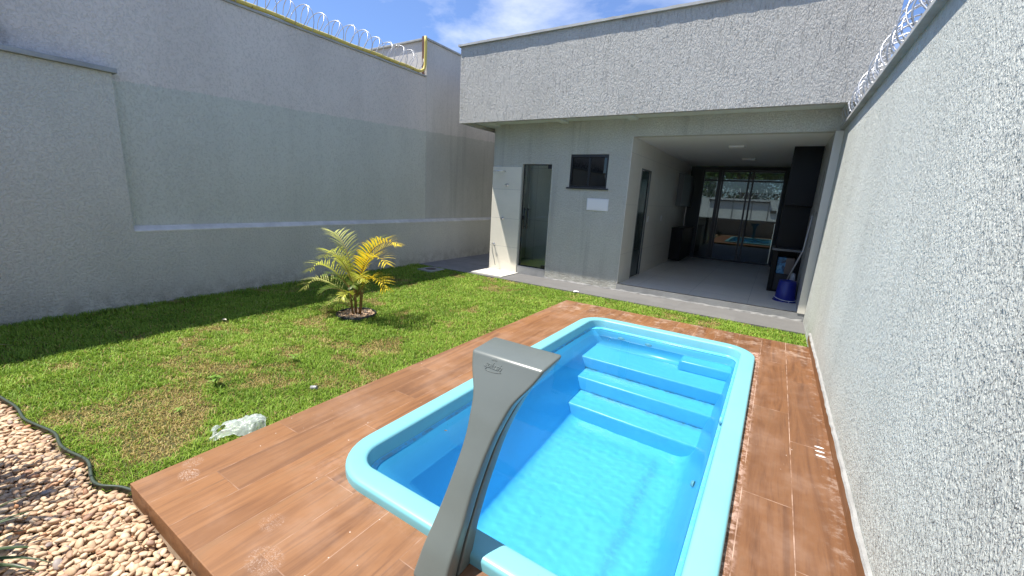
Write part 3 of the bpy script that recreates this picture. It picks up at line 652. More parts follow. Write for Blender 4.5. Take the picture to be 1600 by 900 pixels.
def tap(x, z, label, name='tap', lever=True):
    t = empty(name, (x, 7.438, z), label, 'tap', 'taps on the tiled shower panel')
    MX = Matrix.Rotation(R(90), 4, 'X')
    b = MB(); b.lathe([(0.0, 0.0), (0.030, 0.0), (0.030, 0.006), (0.012, 0.012), (0.012, 0.045), (0.0, 0.045)], 20, (x, 7.4375, z), 0, MX); b.build('body', M_chrome, t)
    b = MB(); b.box(x-0.026, x+0.026, 7.378, 7.392, z-0.007, z+0.007); b.box(x-0.007, x+0.007, 7.3775, 7.3925, z-0.026, z+0.026); b.build('handle', M_chrome, t, 0.003)
    return t
tap(-4.88, 1.86, 'small chrome valve handle just below the shower head'); tap(-4.955, 1.165, 'chrome valve handle at mid height of the tiled panel')
tt = tap(-5.155, 0.60, 'low chrome garden tap with a thin hose hanging from it')
b = MB(); b.tube([(-5.15, 7.37, 0.60), (-5.13, 7.33, 0.57), (-5.115, 7.345, 0.42), (-5.085, 7.37, 0.27), (-5.06, 7.385, 0.14)], 0.008, 8); b.build('hose', mat('grey_hose', (0.28, 0.28, 0.26), 0.5)[0], tt)
dc = empty('drain_cover', (-6.03, 6.43, 0), 'square pale concrete inspection cover with a dark round lid set in the shaded grass', 'drain cover')
b = MB(); b.box(-6.24, -5.84, 6.20, 6.62, -0.02, 0.035); b.build('frame', M_mortar, dc, 0.006)
b = MB(); b.lathe([(0.0, 0.0395), (0.11, 0.0395), (0.12, 0.0352)], 24, (-6.04, 6.41, 0)); b.build('lid', concrete('drain_lid', (0.12, 0.10, 0.09), 0.5), dc)

# ------------------------------------------------------------------ front yard seen through the glass
fy = MB(); fy.box(-8, 6, 13.52, 24, -0.3, 0.05); tag(fy.build('front_yard', M_sidepav), kind='structure')
fw = empty('front_wall', (-1, 19, 0), 'bright white street wall with a flush gate, seen through the far glass doors', 'wall')
M_fw = concrete('white_wall_paint', (0.80, 0.81, 0.81), 0.2, 0.6, 0.1)
b = MB(); b.box(-6.5, 3.5, 19.0, 19.2, 0.0, 2.02); b.build('wall', M_fw, fw)
b = MB(); b.box(-2.5, -0.35, 18.93, 18.998, 1.90, 1.95); b.build('gate_canopy', M_black, fw)
b = MB(); b.box(-1.62, -1.60, 18.985, 18.998, 0.05, 1.99); b.box(-0.95, -0.93, 18.985, 18.998, 0.05, 1.99); b.box(-0.38, -0.36, 18.985, 18.998, 0.05, 1.99); b.build('gate_joint', M_cab, fw)
b = MB(); b.box(-0.30, -0.10, 18.95, 18.999, 1.52, 1.63); b.build('letter_box', M_black, fw, 0.004)
dk = empty('low_unit', (-0.9, 14.2, 0), 'black waist-high block standing outside behind the far glass doors', 'block')
b = MB(); b.box(-2.3, -0.06, 13.9, 14.6, 0.05, 1.28); b.build('body', M_dark, dk, 0.02)
b = MB(); b.box(-2.33, -0.03, 13.87, 14.63, 1.281, 1.32); b.build('top', M_dark, dk, 0.008)
def razor(name, p0, p1, r, turns, label, seed, cat='razor wire', tr=0.0042, barb=0.028, double=True, sag=0.02):
    q = random.Random(seed); root = MB(); p0 = Vector(p0); p1 = Vector(p1); ax = (p1-p0); Ln = ax.length; ax.normalize()
    side = Vector((0, 0, 1)).cross(ax).normalized(); up = ax.cross(side)
    for s in ((1, -1) if double else (1,)):
        n = int(turns*26); pts = []; ph = q.uniform(0, 6.28)
        for i in range(n+1):
            u = i/n; a = s*2*math.pi*turns*u + ph
            rr = r*(1+0.10*math.sin(u*turns*1.7+ph)); adv = u*Ln + 0.10*Ln/turns*math.sin(a*1.0)
            pts.append(p0 + ax*adv + side*rr*math.cos(a) + up*(rr*math.sin(a) - sag*math.sin(u*math.pi)))
        root.tube(pts, tr, 5)
        d = 0.0
        for i in range(1, n):
            d += (pts[i]-pts[i-1]).length
            if d > barb*1.45:
                d = 0; t = (pts[i+1]-pts[i-1]).normalized(); o = t.orthogonal().normalized(); o.rotate(Quaternion(t, q.uniform(0, 6.28)))
                wv = t.cross(o); c = pts[i]; hw = barb*0.5
                for sg in (1, -1):
                    vs = [c+t*hw*sg*0.1+wv*0.004, c+t*hw*sg*0.1-wv*0.004, c+t*hw*sg+o*hw*0.5*1.1, c+t*hw*sg-o*hw*0.55, c + t*hw*sg*0.5 + wv*0.006]
                    root.add(vs, [(0, 2, 4), (1, 3, 4), (0, 1, 3), (0, 3, 2), (2, 3, 4)], 0)
    o = root.build(name, M_steel); return tag(o, label, cat, 'coils of razor wire on the walls')
razor('razor_wire', (-6.90, 1.2, 4.22), (-6.90, 6.84, 4.22), 0.20, 20, 'coil of razor wire along the top of the tall left wall above the yellow conduit', 3, double=True, tr=0.0062, barb=0.036)
razor('razor_wire', (0.70, 2.2, 3.02), (0.70, 9.5, 3.00), 0.19, 26, 'bright coil of razor wire on the pale right wall, climbing past the parapet corner', 5, tr=0.0065, barb=0.050)
razor('razor_wire', (-6.0, 19.1, 2.22), (3.0, 19.1, 2.22), 0.2, 30, 'distant coil of razor wire above the white street wall, seen through the glass doors', 8, tr=0.008, double=False)

# yellow corrugated conduit and brown pipe
def conduit():
    m, t, b_ = mat('yellow_corrugated', (0.62, 0.50, 0.12), 0.5); return m
M_yel = conduit()
cn = empty('conduit', (-6.78, 4, 4.05), 'yellow corrugated conduit lying along the wall top and turning up at the building corner', 'conduit')
pts = []; rad = []
path = [(-6.775, y, 4.064+0.006*math.sin(y*2.3)+0.004*math.sin(y*7)) for y in np.arange(-3, 6.6, 0.10)] + [(-6.775, 6.70, 4.06), (-6.772, 6.82, 4.075), (-6.768, 6.90, 4.13), (-6.765, 6.93, 4.22), (-6.765, 6.935, 4.35), (-6.763, 6.94, 4.5), (-6.762, 6.942, 4.65), (-6.763, 6.935, 4.77)]
b = MB(); b.tube(path, 0.030, 10); b.build('tube', M_yel, cn)
for y in np.arange(1.0, 6.6, 0.62):
    b = MB(); b.tube([(-6.775, y, 4.037), (-6.75, y+0.003, 4.04), (-6.748, y+0.003, 4.075), (-6.775, y+0.003, 4.088), (-6.80, y, 4.075), (-6.80, y, 4.04)], 0.003, 5); b.build('tie', M_blackrub, cn)
bp = MB(); bp.box(-6.86, -6.80, 6.93, 6.9545, 4.036, 4.78); tag(bp.build('corner_board', M_brown, None, 0.004), 'narrow rusty brown strip standing upright at the corner where the conduit climbs', 'strip')

# ------------------------------------------------------------------ pool
P = empty('swimming_pool', (-0.95, 3.1, 0.1), 'light blue moulded fibreglass pool with broad rim, seat and steps at the far end', 'swimming pool')
def loft(rings, close_bottom, name, m, parent):
    b = MB(); n = 10; vs = []; fs = []
    for (x0, x1, y0, y1, r, z) in rings: vs += [(x, y, z) for x, y in rrect(x0, x1, y0, y1, r, n)]
    K = 4*(n+1)
    for i in range(len(rings)-1):
        for k in range(K): fs.append((i*K+k, i*K+(k+1) % K, (i+1)*K+(k+1) % K, (i+1)*K+k))
    if close_bottom: fs.append(tuple((len(rings)-1)*K+k for k in range(K)))
    b.add(vs, fs, 0, True); return b.build(name, m, parent)
rim = loft([(-1.932, .036, 1.187, 5.095, .32, .09), (-1.932, .036, 1.187, 5.095, .32, .134), (-1.930, .034, 1.189, 5.093, .318, .142), (-1.925, .029, 1.194, 5.088, .313, .149), (-1.915, .018, 1.204, 5.078, .30, .1545),
            (-1.893, -.005, 1.226, 5.055, .28, .157), (-1.832, -.07, 1.287, 4.985, .19, .157), (-1.817, -.085, 1.302, 4.97, .17, .155), (-1.806, -.094, 1.313, 4.961, .16, .149), (-1.801, -.097, 1.318, 4.957, .155, .140), (-1.790, -.106, 1.33, 4.947, .145, .062)], False, 'rim', M_rim, P)
basin = loft([(-1.7895, -.1065, 1.3305, 4.9465, .145, .0615), (-1.786, -.110, 1.334, 4.943, .143, .054), (-1.772, -.124, 1.348, 4.929, .14, .050), (-1.766, -.130, 1.354, 4.923, .14, .044), (-1.66, -.17, 1.46, 4.84, .15, -.25), (-1.56, -.22, 1.56, 4.76, .16, -.55),
              (-1.455, -.285, 1.68, 4.67, .16, -.86), (-1.43, -.31, 1.71, 4.65, .15, -.93), (-1.405, -.34, 1.74, 4.62, .13, -.965), (-1.37, -.375, 1.775, 4.59, .10, -.988), (-1.33, -.42, 1.82, 4.55, .08, -.998), (-1.28, -.47, 1.87, 4.5, .05, -1.0)], True, 'basin', M_basin, P)
def stepblock(name, x0, x1, yf_top, yf_bot, z1, z0, bev=0.022):
    b = MB(); y1 = 5.0
    vs = [(x0, yf_bot, z0), (x1, yf_bot, z0), (x1, y1, z0), (x0, y1, z0), (x0, yf_top, z1), (x1, yf_top, z1), (x1, y1, z1), (x0, y1, z1)]
    b.add(vs, [(0, 3, 2, 1), (4, 5, 6, 7), (0, 1, 5, 4), (1, 2, 6, 5), (2, 3, 7, 6), (3, 0, 4, 7)])
    o = b.build(name, M_basin, P, bev, 4)
    for f in o.data.polygons: f.use_smooth = True
    return o
stepblock('step', -1.60, -0.16, 3.56, 3.50, -0.80, -1.1)
stepblock('step', -1.70, -0.15, 3.93, 3.86, -0.58, -0.801)
stepblock('seat', -1.80, -0.12, 4.22, 4.17, -0.33, -0.581)
stepblock('step', -0.66, -0.10, 4.62, 4.54, -0.13, -0.331, 0.03)
# curved backrest behind the seat
b = MB(); vs = []; fs = []; prof = [(4.66, -0.325), (4.72, -0.315), (4.765, -0.29), (4.80, -0.24), (4.82, -0.15), (4.85, 0.0), (4.92, 0.055), (5.0, 0.055), (5.0, -0.33)]
for x in (-1.80, -0.105):
    vs += [(x, y, z) for y, z in prof]
n = len(prof); fs = [(i, i+1, n+i+1, n+i) for i in range(n-1)] + [tuple(range(n)), tuple(reversed(range(n, 2*n)))]
b.add(vs, fs, 0, True); bo = b.build('backrest', M_basin, P)
for x in (-1.385, -1.055):
    b = MB(); MX = Matrix.Rotation(R(90), 4, 'X'); b.lathe([(0, 0.022), (0.012, 0.022), (0.016, 0.016), (0.034, 0.014), (0.042, 0.006), (0.044, 0.0)], 24, (x, 4.838, -0.075), 0, MX); b.build('jet', M_rim, P)
b = MB(); MX = Matrix.Rotation(R(-90), 4, 'Y'); b.lathe([(0, 0.014), (0.020, 0.013), (0.028, 0.008), (0.030, 0.0)], 20, (-0.112, 3.26, 0.085), 0, MX); b.build('fitting', M_rim, P)
b = MB(); MX = Matrix.Rotation(R(-90), 4, 'Y'); b.lathe([(0, 0.02), (0.022, 0.018), (0.03, 0.008), (0.032, 0.0)], 20, (-0.185, 2.72, -0.33), 0, MX); b.build('fitting', M_rim, P)
# water: fine, low ripples as real geometry
def build_water():
    x0, x1, y0, y1 = -1.776, -0.120, 1.344, 4.933; nx, ny = 200, 430
    X, Y = np.meshgrid(np.linspace(x0, x1, nx), np.linspace(y0, y1, ny)); Z = np.zeros_like(X)
    q = np.random.RandomState(4)
    for k in range(40):
        lam = q.uniform(0.035, 0.12); a = q.normal(1.2, 0.6); Z += (lam**1.5)*0.00035*np.sin((np.cos(a)*X+np.sin(a)*Y)*2*math.pi/lam + q.uniform(0, 6.28))
    Z += 0.046
    me = bpy.data.meshes.new('pool_water'); v = np.stack([X, Y, Z], -1).reshape(-1, 3)
    idx = np.arange(nx*ny).reshape(ny, nx); f = np.stack([idx[:-1, :-1], idx[:-1, 1:], idx[1:, 1:], idx[1:, :-1]], -1).reshape(-1, 4)
    me.from_pydata(v.tolist(), [], f.tolist()); me.materials.append(M_water)
    me.polygons.foreach_set('use_smooth', [True]*len(me.polygons))
    o = bpy.data.objects.new('pool_water', me); col.objects.link(o); o['kind'] = 'structure'; o.cycles.is_caustics_caster = True
build_water()
for o in [P] + list(P.children):
    if o.type == 'MESH': o.cycles.is_caustics_receiver = True

# ------------------------------------------------------------------ fountain
def fountain():
    cx = -0.95
    F = empty('pool_fountain', (cx, 1.1, 0.1), 'grey moulded fibreglass water spout with narrow waist and broad lip, at the near pool rim', 'fountain')
    fr = [(.10, 1.00, .165), (.21, 1.055, .152), (.265, 1.095, .144), (.33, 1.14, .136), (.40, 1.18, .125), (.475, 1.225, .122), (.55, 1.275, .126), (.62, 1.32, .142), (.68, 1.355, .170), (.725, 1.385, .192), (.765, 1.41, .222), (.80, 1.435, .275), (.835, 1.460, .325), (.862, 1.480, .358), (.89, 1.498, .385), (.912, 1.512, .400)]
    bk_ = [(.10, 1.185), (.27, 1.255), (.36, 1.31), (.47, 1.39), (.56, 1.445), (.66, 1.515), (.72, 1.56), (.80, 1.625), (.86, 1.665), (.90, 1.69), (.93, 1.705)]
    zz = np.array([f[0] for f in fr]); yy = np.array([f[1] for f in fr]); ww = np.array([f[2] for f in fr])
    zb = np.array([f[0] for f in bk_]); yb = np.array([f[1] for f in bk_])
    S = np.linspace(0, 1, 60)
    zf = 0.10 + 0.812*S; zk = 0.10 + 0.828*S
    yf = np.interp(zf, zz, yy); yk = np.interp(zk, zb, yb)
    # smooth
    def smo(a):
        for _ in range(3): a[1:-1] = (a[:-2]+2*a[1:-1]+a[2:])/4
        return a
    w_ = smo(np.interp(zf, zz, ww)); yf = smo(yf); yk = smo(yk)
    def shell(name, t0, t1, inset, m, N_=60, bev=0.006):
        b = MB(); vs = []; fs = []
        for i in range(N_):
            k = min(1, max(0, (i-44)/11)); k = k*k*(3-2*k)
            W = w_[i]/2 - inset
            for t in (t0 if t0 == 0 else t0+(min(0.94, t0+0.36)-t0)*k, t1 if t1 == 1 else t1+(1.0-t1)*k):
                y = yf[i]*(1-t)+yk[i]*t; z = zf[i]*(1-t)+zk[i]*t
                vs += [(cx-W, y, z), (cx+W, y, z)]
        for i in range(N_-1):
            a = i*4; c = a+4
            fs += [(a, a+1, c+1, c), (a+3, a+2, c+2, c+3), (a+1, a+3, c+3, c+1), (a+2, a, c, c+2)]
        e4 = (N_-1)*4; fs += [(1, 0, 2, 3), (e4, e4+1, e4+3, e4+2)]
        b.add(vs, fs, 0, True)
        o = b.build(name, m, F)
        bv = o.modifiers.new('bevel', 'BEVEL'); bv.width = bev; bv.segments = 4; bv.limit_method = 'ANGLE'; bv.angle_limit = R(50)
        return o
    m, t, b_ = mat('grey_gelcoat', (0.15, 0.165, 0.163), 0.42); g = G(t)
    n = g.noise(g.pos(), 3, 5, 0.6); c = g.mix(g.rng(n, 0.3, 0.7), (0.122, 0.142, 0.134), (0.105, 0.124, 0.118))
    sc = g.m('MULTIPLY', g.rng(g.voro(g.pos((1, 1, 1)), 30), 0.06, 0.03), g.rng(g.noise(g.pos(), 4, 2), 0.5, 0.6)); c = g.mix(g.m('MULTIPLY', sc, 0.5), c, (0.5, 0.52, 0.5))
    t.links.new(c, b_.inputs['Base Color']); t.links.new(g.rng(n, 0.3, 0.7, 0.28, 0.42), b_.inputs['Roughness'])
    md, _, _ = mat('dark_seam', (0.03, 0.045, 0.05), 0.4)
    shell('front_shell', 0.0, 0.47, 0.0, m, bev=0.014)
    shell('seam', 0.42, 0.70, 0.016, md, 56, bev=0.002)
    shell('back_shell', 0.58, 1.0, 0.004, m, 57, bev=0.006)
    # raised lettering on the front face
    i0 = 55; P0 = Vector((0, yf[i0], zf[i0])); P1 = Vector((0, yf[i0-6], zf[i0-6])); upv = (P0-P1).normalized(); nrm = Vector((1, 0, 0)).cross(upv).normalized()
    cu = bpy.data.curves.new('lettering', 'FONT'); cu.body = 'splash'; cu.size = 0.043; cu.extrude = 0.0012; cu.bevel_depth = 0.0004; cu.shear = 0.3; cu.align_x = 'CENTER'; cu.space_character = 0.95; cu.offset = 0.0004
    tmp = bpy.data.objects.new('t', cu); col.objects.link(tmp)
    dg = bpy.context.evaluated_depsgraph_get(); me = bpy.data.meshes.new_from_object(tmp.evaluated_get(dg)); bpy.data.objects.remove(tmp)
    me.materials.clear(); me.materials.append(m); me.name = 'lettering'
    o = bpy.data.objects.new('lettering', me); col.objects.link(o); o.parent = F
    z0 = 0.862; y0 = float(np.interp(z0, zf, yf)); base = Vector((cx-0.055, y0, z0)) + nrm*0.001 - parent_origin(F)
    o.matrix_local = Matrix.Translation(base) @ Matrix((Vector((1, 0, 0)), upv, nrm)).transposed().to_4x4() @ Matrix.Rotation(R(-3), 4, 'Z')
    b = MB()   # little splash strokes above and swoosh below the word
    org = Vector((cx-0.055, y0, z0)) + nrm*0.001
    for a, l in ((-0.6, 0.012), (-0.25, 0.018), (0.1, 0.020), (0.45, 0.014)):
        s0 = org + Vector((1, 0, 0))*(0.0+a*0.02) + upv*0.036; b.tube([s0, s0+Vector((1, 0, 0))*math.sin(a)*l+upv*l*0.9], [0.0016, 0.0007], 6)
    b.tube([org+Vector((1, 0, 0))*x-upv*(0.010+0.006*(1-(x/0.05)**2)) for x in np.linspace(-0.03, 0.055, 9)], 0.0013, 6)
    b.build('emblem', m, F)
fountain()

# ------------------------------------------------------------------ lawn grass (uncountable)
def point_in(poly, X, Y):
    ins = np.zeros(X.shape, bool); n = len(poly)
    for i in range(n):
        x1, y1 = poly[i]; x2, y2 = poly[(i+1) % n]
        c = ((y1 > Y) != (y2 > Y)) & (X < (x2-x1)*(Y-y1)/(y2-y1+1e-12)+x1); ins ^= c
    return ins
def vnoise(X, Y, s, seed):
    q = np.random.RandomState(seed); T = q.rand(64, 64); x = X*s+31.7; y = Y*s+17.3
    xi = np.floor(x).astype(int); yi = np.floor(y).astype(int); fx = x-xi; fy = y-yi; fx = fx*fx*(3-2*fx); fy = fy*fy*(3-2*fy)
    g = lambda a, b_: T[a % 64, b_ % 64]
    return (g(xi, yi)*(1-fx)+g(xi+1, yi)*fx)*(1-fy)+(g(xi, yi+1)*(1-fx)+g(xi+1, yi+1)*fx)*fy
def fbm(X, Y, s, seed): return (vnoise(X, Y, s, seed)*0.5+vnoise(X, Y, s*2.1, seed+1)*0.3+vnoise(X, Y, s*4.3, seed+2)*0.2)
def dryness(X, Y):
    d = 0.50*fbm(X, Y, 1.7, 11)+0.50*fbm(X, Y, 4.6, 21)
    spot = np.exp(-(((X+3.9)/1.25)**2+((Y-1.35)/0.85)**2))*0.34 + np.exp(-(((X+3.35)/0.8)**2+((Y-0.75)/0.45)**2))*0.22 + np.exp(-(((X+3.6)/1.0)**2+((Y-3.3)/0.9)**2))*0.13
    return np.clip((d + spot*0.48 - 0.575)*8.5, 0, 1)
def build_grass():
    q = np.random.RandomState(5); Nn = 620000
    X = q.uniform(-6.72, 0.57, Nn); Y = q.uniform(0.2, 6.74, Nn)
    ok = point_in(lawn_poly, X, Y)
    # keep clear of the palm ring and the drain cover
    ok &= ((X+4.45)**2/0.245**2+(Y-3.335)**2/0.245**2) > 1
    ok &= ~((X > -6.25) & (X < -5.83) & (Y > 6.19) & (Y < 6.63))
    d = np.hypot(X, Y); ok &= q.rand(Nn) < np.clip(1.35-0.11*d, 0.42, 1.0)
    X = X[ok]; Y = Y[ok]; n = len(X)
    dr = dryness(X, Y); clump = fbm(X, Y, 9.0, 41)
    isdry = (q.rand(n) < dr*0.74 + 0.06).astype(float)
    h = (0.018+0.030*q.rand(n))*(0.55+0.9*clump)*(1-0.45*dr); dist = np.hypot(X, Y)
    wallish = np.clip((-6.45-X)/0.25, 0, 1); h *= 1+0.9*wallish
    wd = (0.0022+0.0018*q.rand(n))*(0.8+0.22*dist)**0.9
    az = q.uniform(0, 6.283, n); lean = q.uniform(0.15, 1.25, n)
    lean = np.where(isdry > 0, lean*1.25, lean)
    dx = np.cos(az); dy = np.sin(az); sx = -dy*wd/2; sy = dx*wd/2
    z0 = -0.002
    base = np.stack([X, Y, np.full(n, z0)], -1); side = np.stack([sx, sy, np.zeros(n)], -1)
    mid = base+np.stack([dx*h*0.35*lean, dy*h*0.35*lean, h*0.62], -1)
    tip = base+np.stack([dx*h*1.0*lean, dy*h*1.0*lean, h*(1.0-0.22*lean)], -1)
    V = np.stack([base-side, base+side, mid+side*0.85, mid-side*0.85, tip], 1).reshape(-1, 3)
    me = bpy.data.meshes.new('grass'); k = np.arange(n)*5
    L = np.concatenate([np.stack([k, k+1, k+2, k+3], -1).reshape(-1), np.stack([k+3, k+2, k+4], -1).reshape(-1)])
    me.vertices.add(len(V)); me.vertices.foreach_set('co', V.astype(np.float32).ravel())
    me.loops.add(len(L)); me.loops.foreach_set('vertex_index', L.astype(np.int32))
    me.polygons.add(2*n); ls = np.concatenate([np.arange(n)*4, 4*n+np.arange(n)*3]); lt = np.concatenate([np.full(n, 4), np.full(n, 3)])
    me.polygons.foreach_set('loop_start', ls.astype(np.int32)); me.polygons.foreach_set('loop_total', lt.astype(np.int32))
    me.update(calc_edges=True)
    def at(nm, arr): a = me.attributes.new(nm, 'FLOAT', 'POINT'); a.data.foreach_set('value', arr.astype(np.float32))
    r = np.clip(q.rand(n)*0.62+0.65*(fbm(X, Y, 2.6, 71)-0.28), 0, 1)
    at('rnd', np.repeat(r, 5)); at('dry', np.repeat(isdry, 5)); at('tip', np.tile([0, 0, 0.35, 0.35, 1.0], n))
    me.materials.append(M_grass)
    o = bpy.data.objects.new('grass', me); col.objects.link(o); o['kind'] = 'stuff'
    tag(o, 'short coarse lawn grass with dry brown patches between wall, path and deck', 'grass')
build_grass()

def pebbles(name, pts, size, m, seed, parent=None, label=None):
    """pts: (n,3) centres"""
    q = np.random.RandomState(seed); bm = bmesh.new(); bmesh.ops.create_icosphere(bm, subdivisions=2, radius=1); T = np.array([v.co[:] for v in bm.verts]); F = np.array([[v.index for v in f.verts] for f in bm.faces]); bm.free()
    n = len(pts); nv = len(T)
    s = q.uniform(size[0], size[1], n); sc = np.stack([s*q.uniform(0.9, 1.45, n), s*q.uniform(0.62, 0.95, n), s*q.uniform(0.35, 0.58, n)], -1)
    a = q.uniform(0, 6.283, n)*0.35+q.choice([0, 1.2, -0.9], n); tx = q.normal(0, 0.28, n); ty = q.normal(0, 0.28, n)
    lump = 1+0.10*np.sin(T@q.normal(0, 2.2, (3, n))+q.uniform(0, 6, n))   # (nv,n)
    V = T[None]*sc[:, None, :]*lump.T[:, :, None]
    ca, sa = np.cos(a), np.sin(a); x = V[..., 0]*ca[:, None]-V[..., 1]*sa[:, None]; y = V[..., 0]*sa[:, None]+V[..., 1]*ca[:, None]; z = V[..., 2]
    z2 = z*np.cos(tx)[:, None]+y*np.sin(tx)[:, None]; y2 = y*np.cos(tx)[:, None]-z*np.sin(tx)[:, None]
    z3 = z2*np.cos(ty)[:, None]+x*np.sin(ty)[:, None]; x3 = x*np.cos(ty)[:, None]-z2*np.sin(ty)[:, None]
    W = np.stack([x3, y2, z3], -1)+pts[:, None, :]
    W = W.reshape(-1, 3)-np.array(parent_origin(parent)); L = (F[None]+(np.arange(n)*nv)[:, None, None]).reshape(-1)
    me = bpy.data.meshes.new(name); me.vertices.add(len(W)); me.vertices.foreach_set('co', W.astype(np.float32).ravel())
    me.loops.add(len(L)); me.loops.foreach_set('vertex_index', L.astype(np.int32)); nf = len(L)//3
    me.polygons.add(nf); me.polygons.foreach_set('loop_start', (np.arange(nf)*3).astype(np.int32)); me.polygons.foreach_set('loop_total', np.full(nf, 3, np.int32))
    me.update(calc_edges=True); me.polygons.foreach_set('use_smooth', [True]*nf)
    at = me.attributes.new('rnd', 'FLOAT', 'POINT'); at.data.foreach_set('value', np.repeat(q.rand(n), nv).astype(np.float32))
    me.materials.append(m); o = bpy.data.objects.new(name, me); col.objects.link(o); o.parent = parent; o['kind'] = 'stuff'
    if label: tag(o, label, 'pebbles')
    return o
def gravel():
    q = np.random.RandomState(9); out = []
    for layer, (dens, z) in enumerate(((0.030, -0.004), (0.031, 0.010), (0.042, 0.020))):
        gx, gy = np.meshgrid(np.arange(-5.6, -1.3, dens), np.arange(-0.75, 0.62, dens*0.86)); X = gx.ravel()+q.uniform(-.4, .4, gx.size)*dens; Y = gy.ravel()+q.uniform(-.4, .4, gx.size)*dens
        ex = np.interp(X, [e[0] for e in EDGE]+[-2.58, 0.6], [e[1] for e in EDGE]+[0.545, 0.545])
        k = Y < ex-0.022; X = X[k]; Y = Y[k]; out.append(np.stack([X, Y, z+q.uniform(-0.006, 0.006, len(X))], -1))
    pebbles('gravel', np.concatenate(out), (0.0125, 0.0215), M_peb, 3, None, 'loose cream and peach river pebbles filling the bed at the lower left')
gravel()
# plastic lawn edging
e = MB(); vs = []; fs = []
ep = []
for i in range(len(EDGE)-1):
    for k in range(4):
        u = k/4; ep.append((EDGE[i][0]*(1-u)+EDGE[i+1][0]*u, EDGE[i][1]*(1-u)+EDGE[i+1][1]*u))
ep.append(EDGE[-1]); ep = [(x, y) for x, y in ep]
for _ in range(3): ep = [ep[0]]+[((ep[i-1][0]+2*ep[i][0]+ep[i+1][0])/4, (ep[i-1][1]+2*ep[i][1]+ep[i+1][1])/4) for i in range(1, len(ep)-1)]+[ep[-1]]
for x, y in ep: vs += [(x, y-0.004, -0.05), (x, y-0.004, 0.036), (x, y-0.009, 0.042), (x, y, 0.046), (x, y+0.008, 0.042), (x, y+0.003, 0.036), (x, y+0.003, -0.05)]
for i in range(len(ep)-1):
    for k in range(6): fs.append((i*7+k, i*7+k+1, (i+1)*7+k+1, (i+1)*7+k))
e.add(vs, fs, 0, True); tag(e.build('lawn_edging', mat('dark_green_edging', (0.055, 0.075, 0.06), 0.35)[0]), 'wavy dark green plastic edging strip between the lawn and the pebble bed', 'edging')

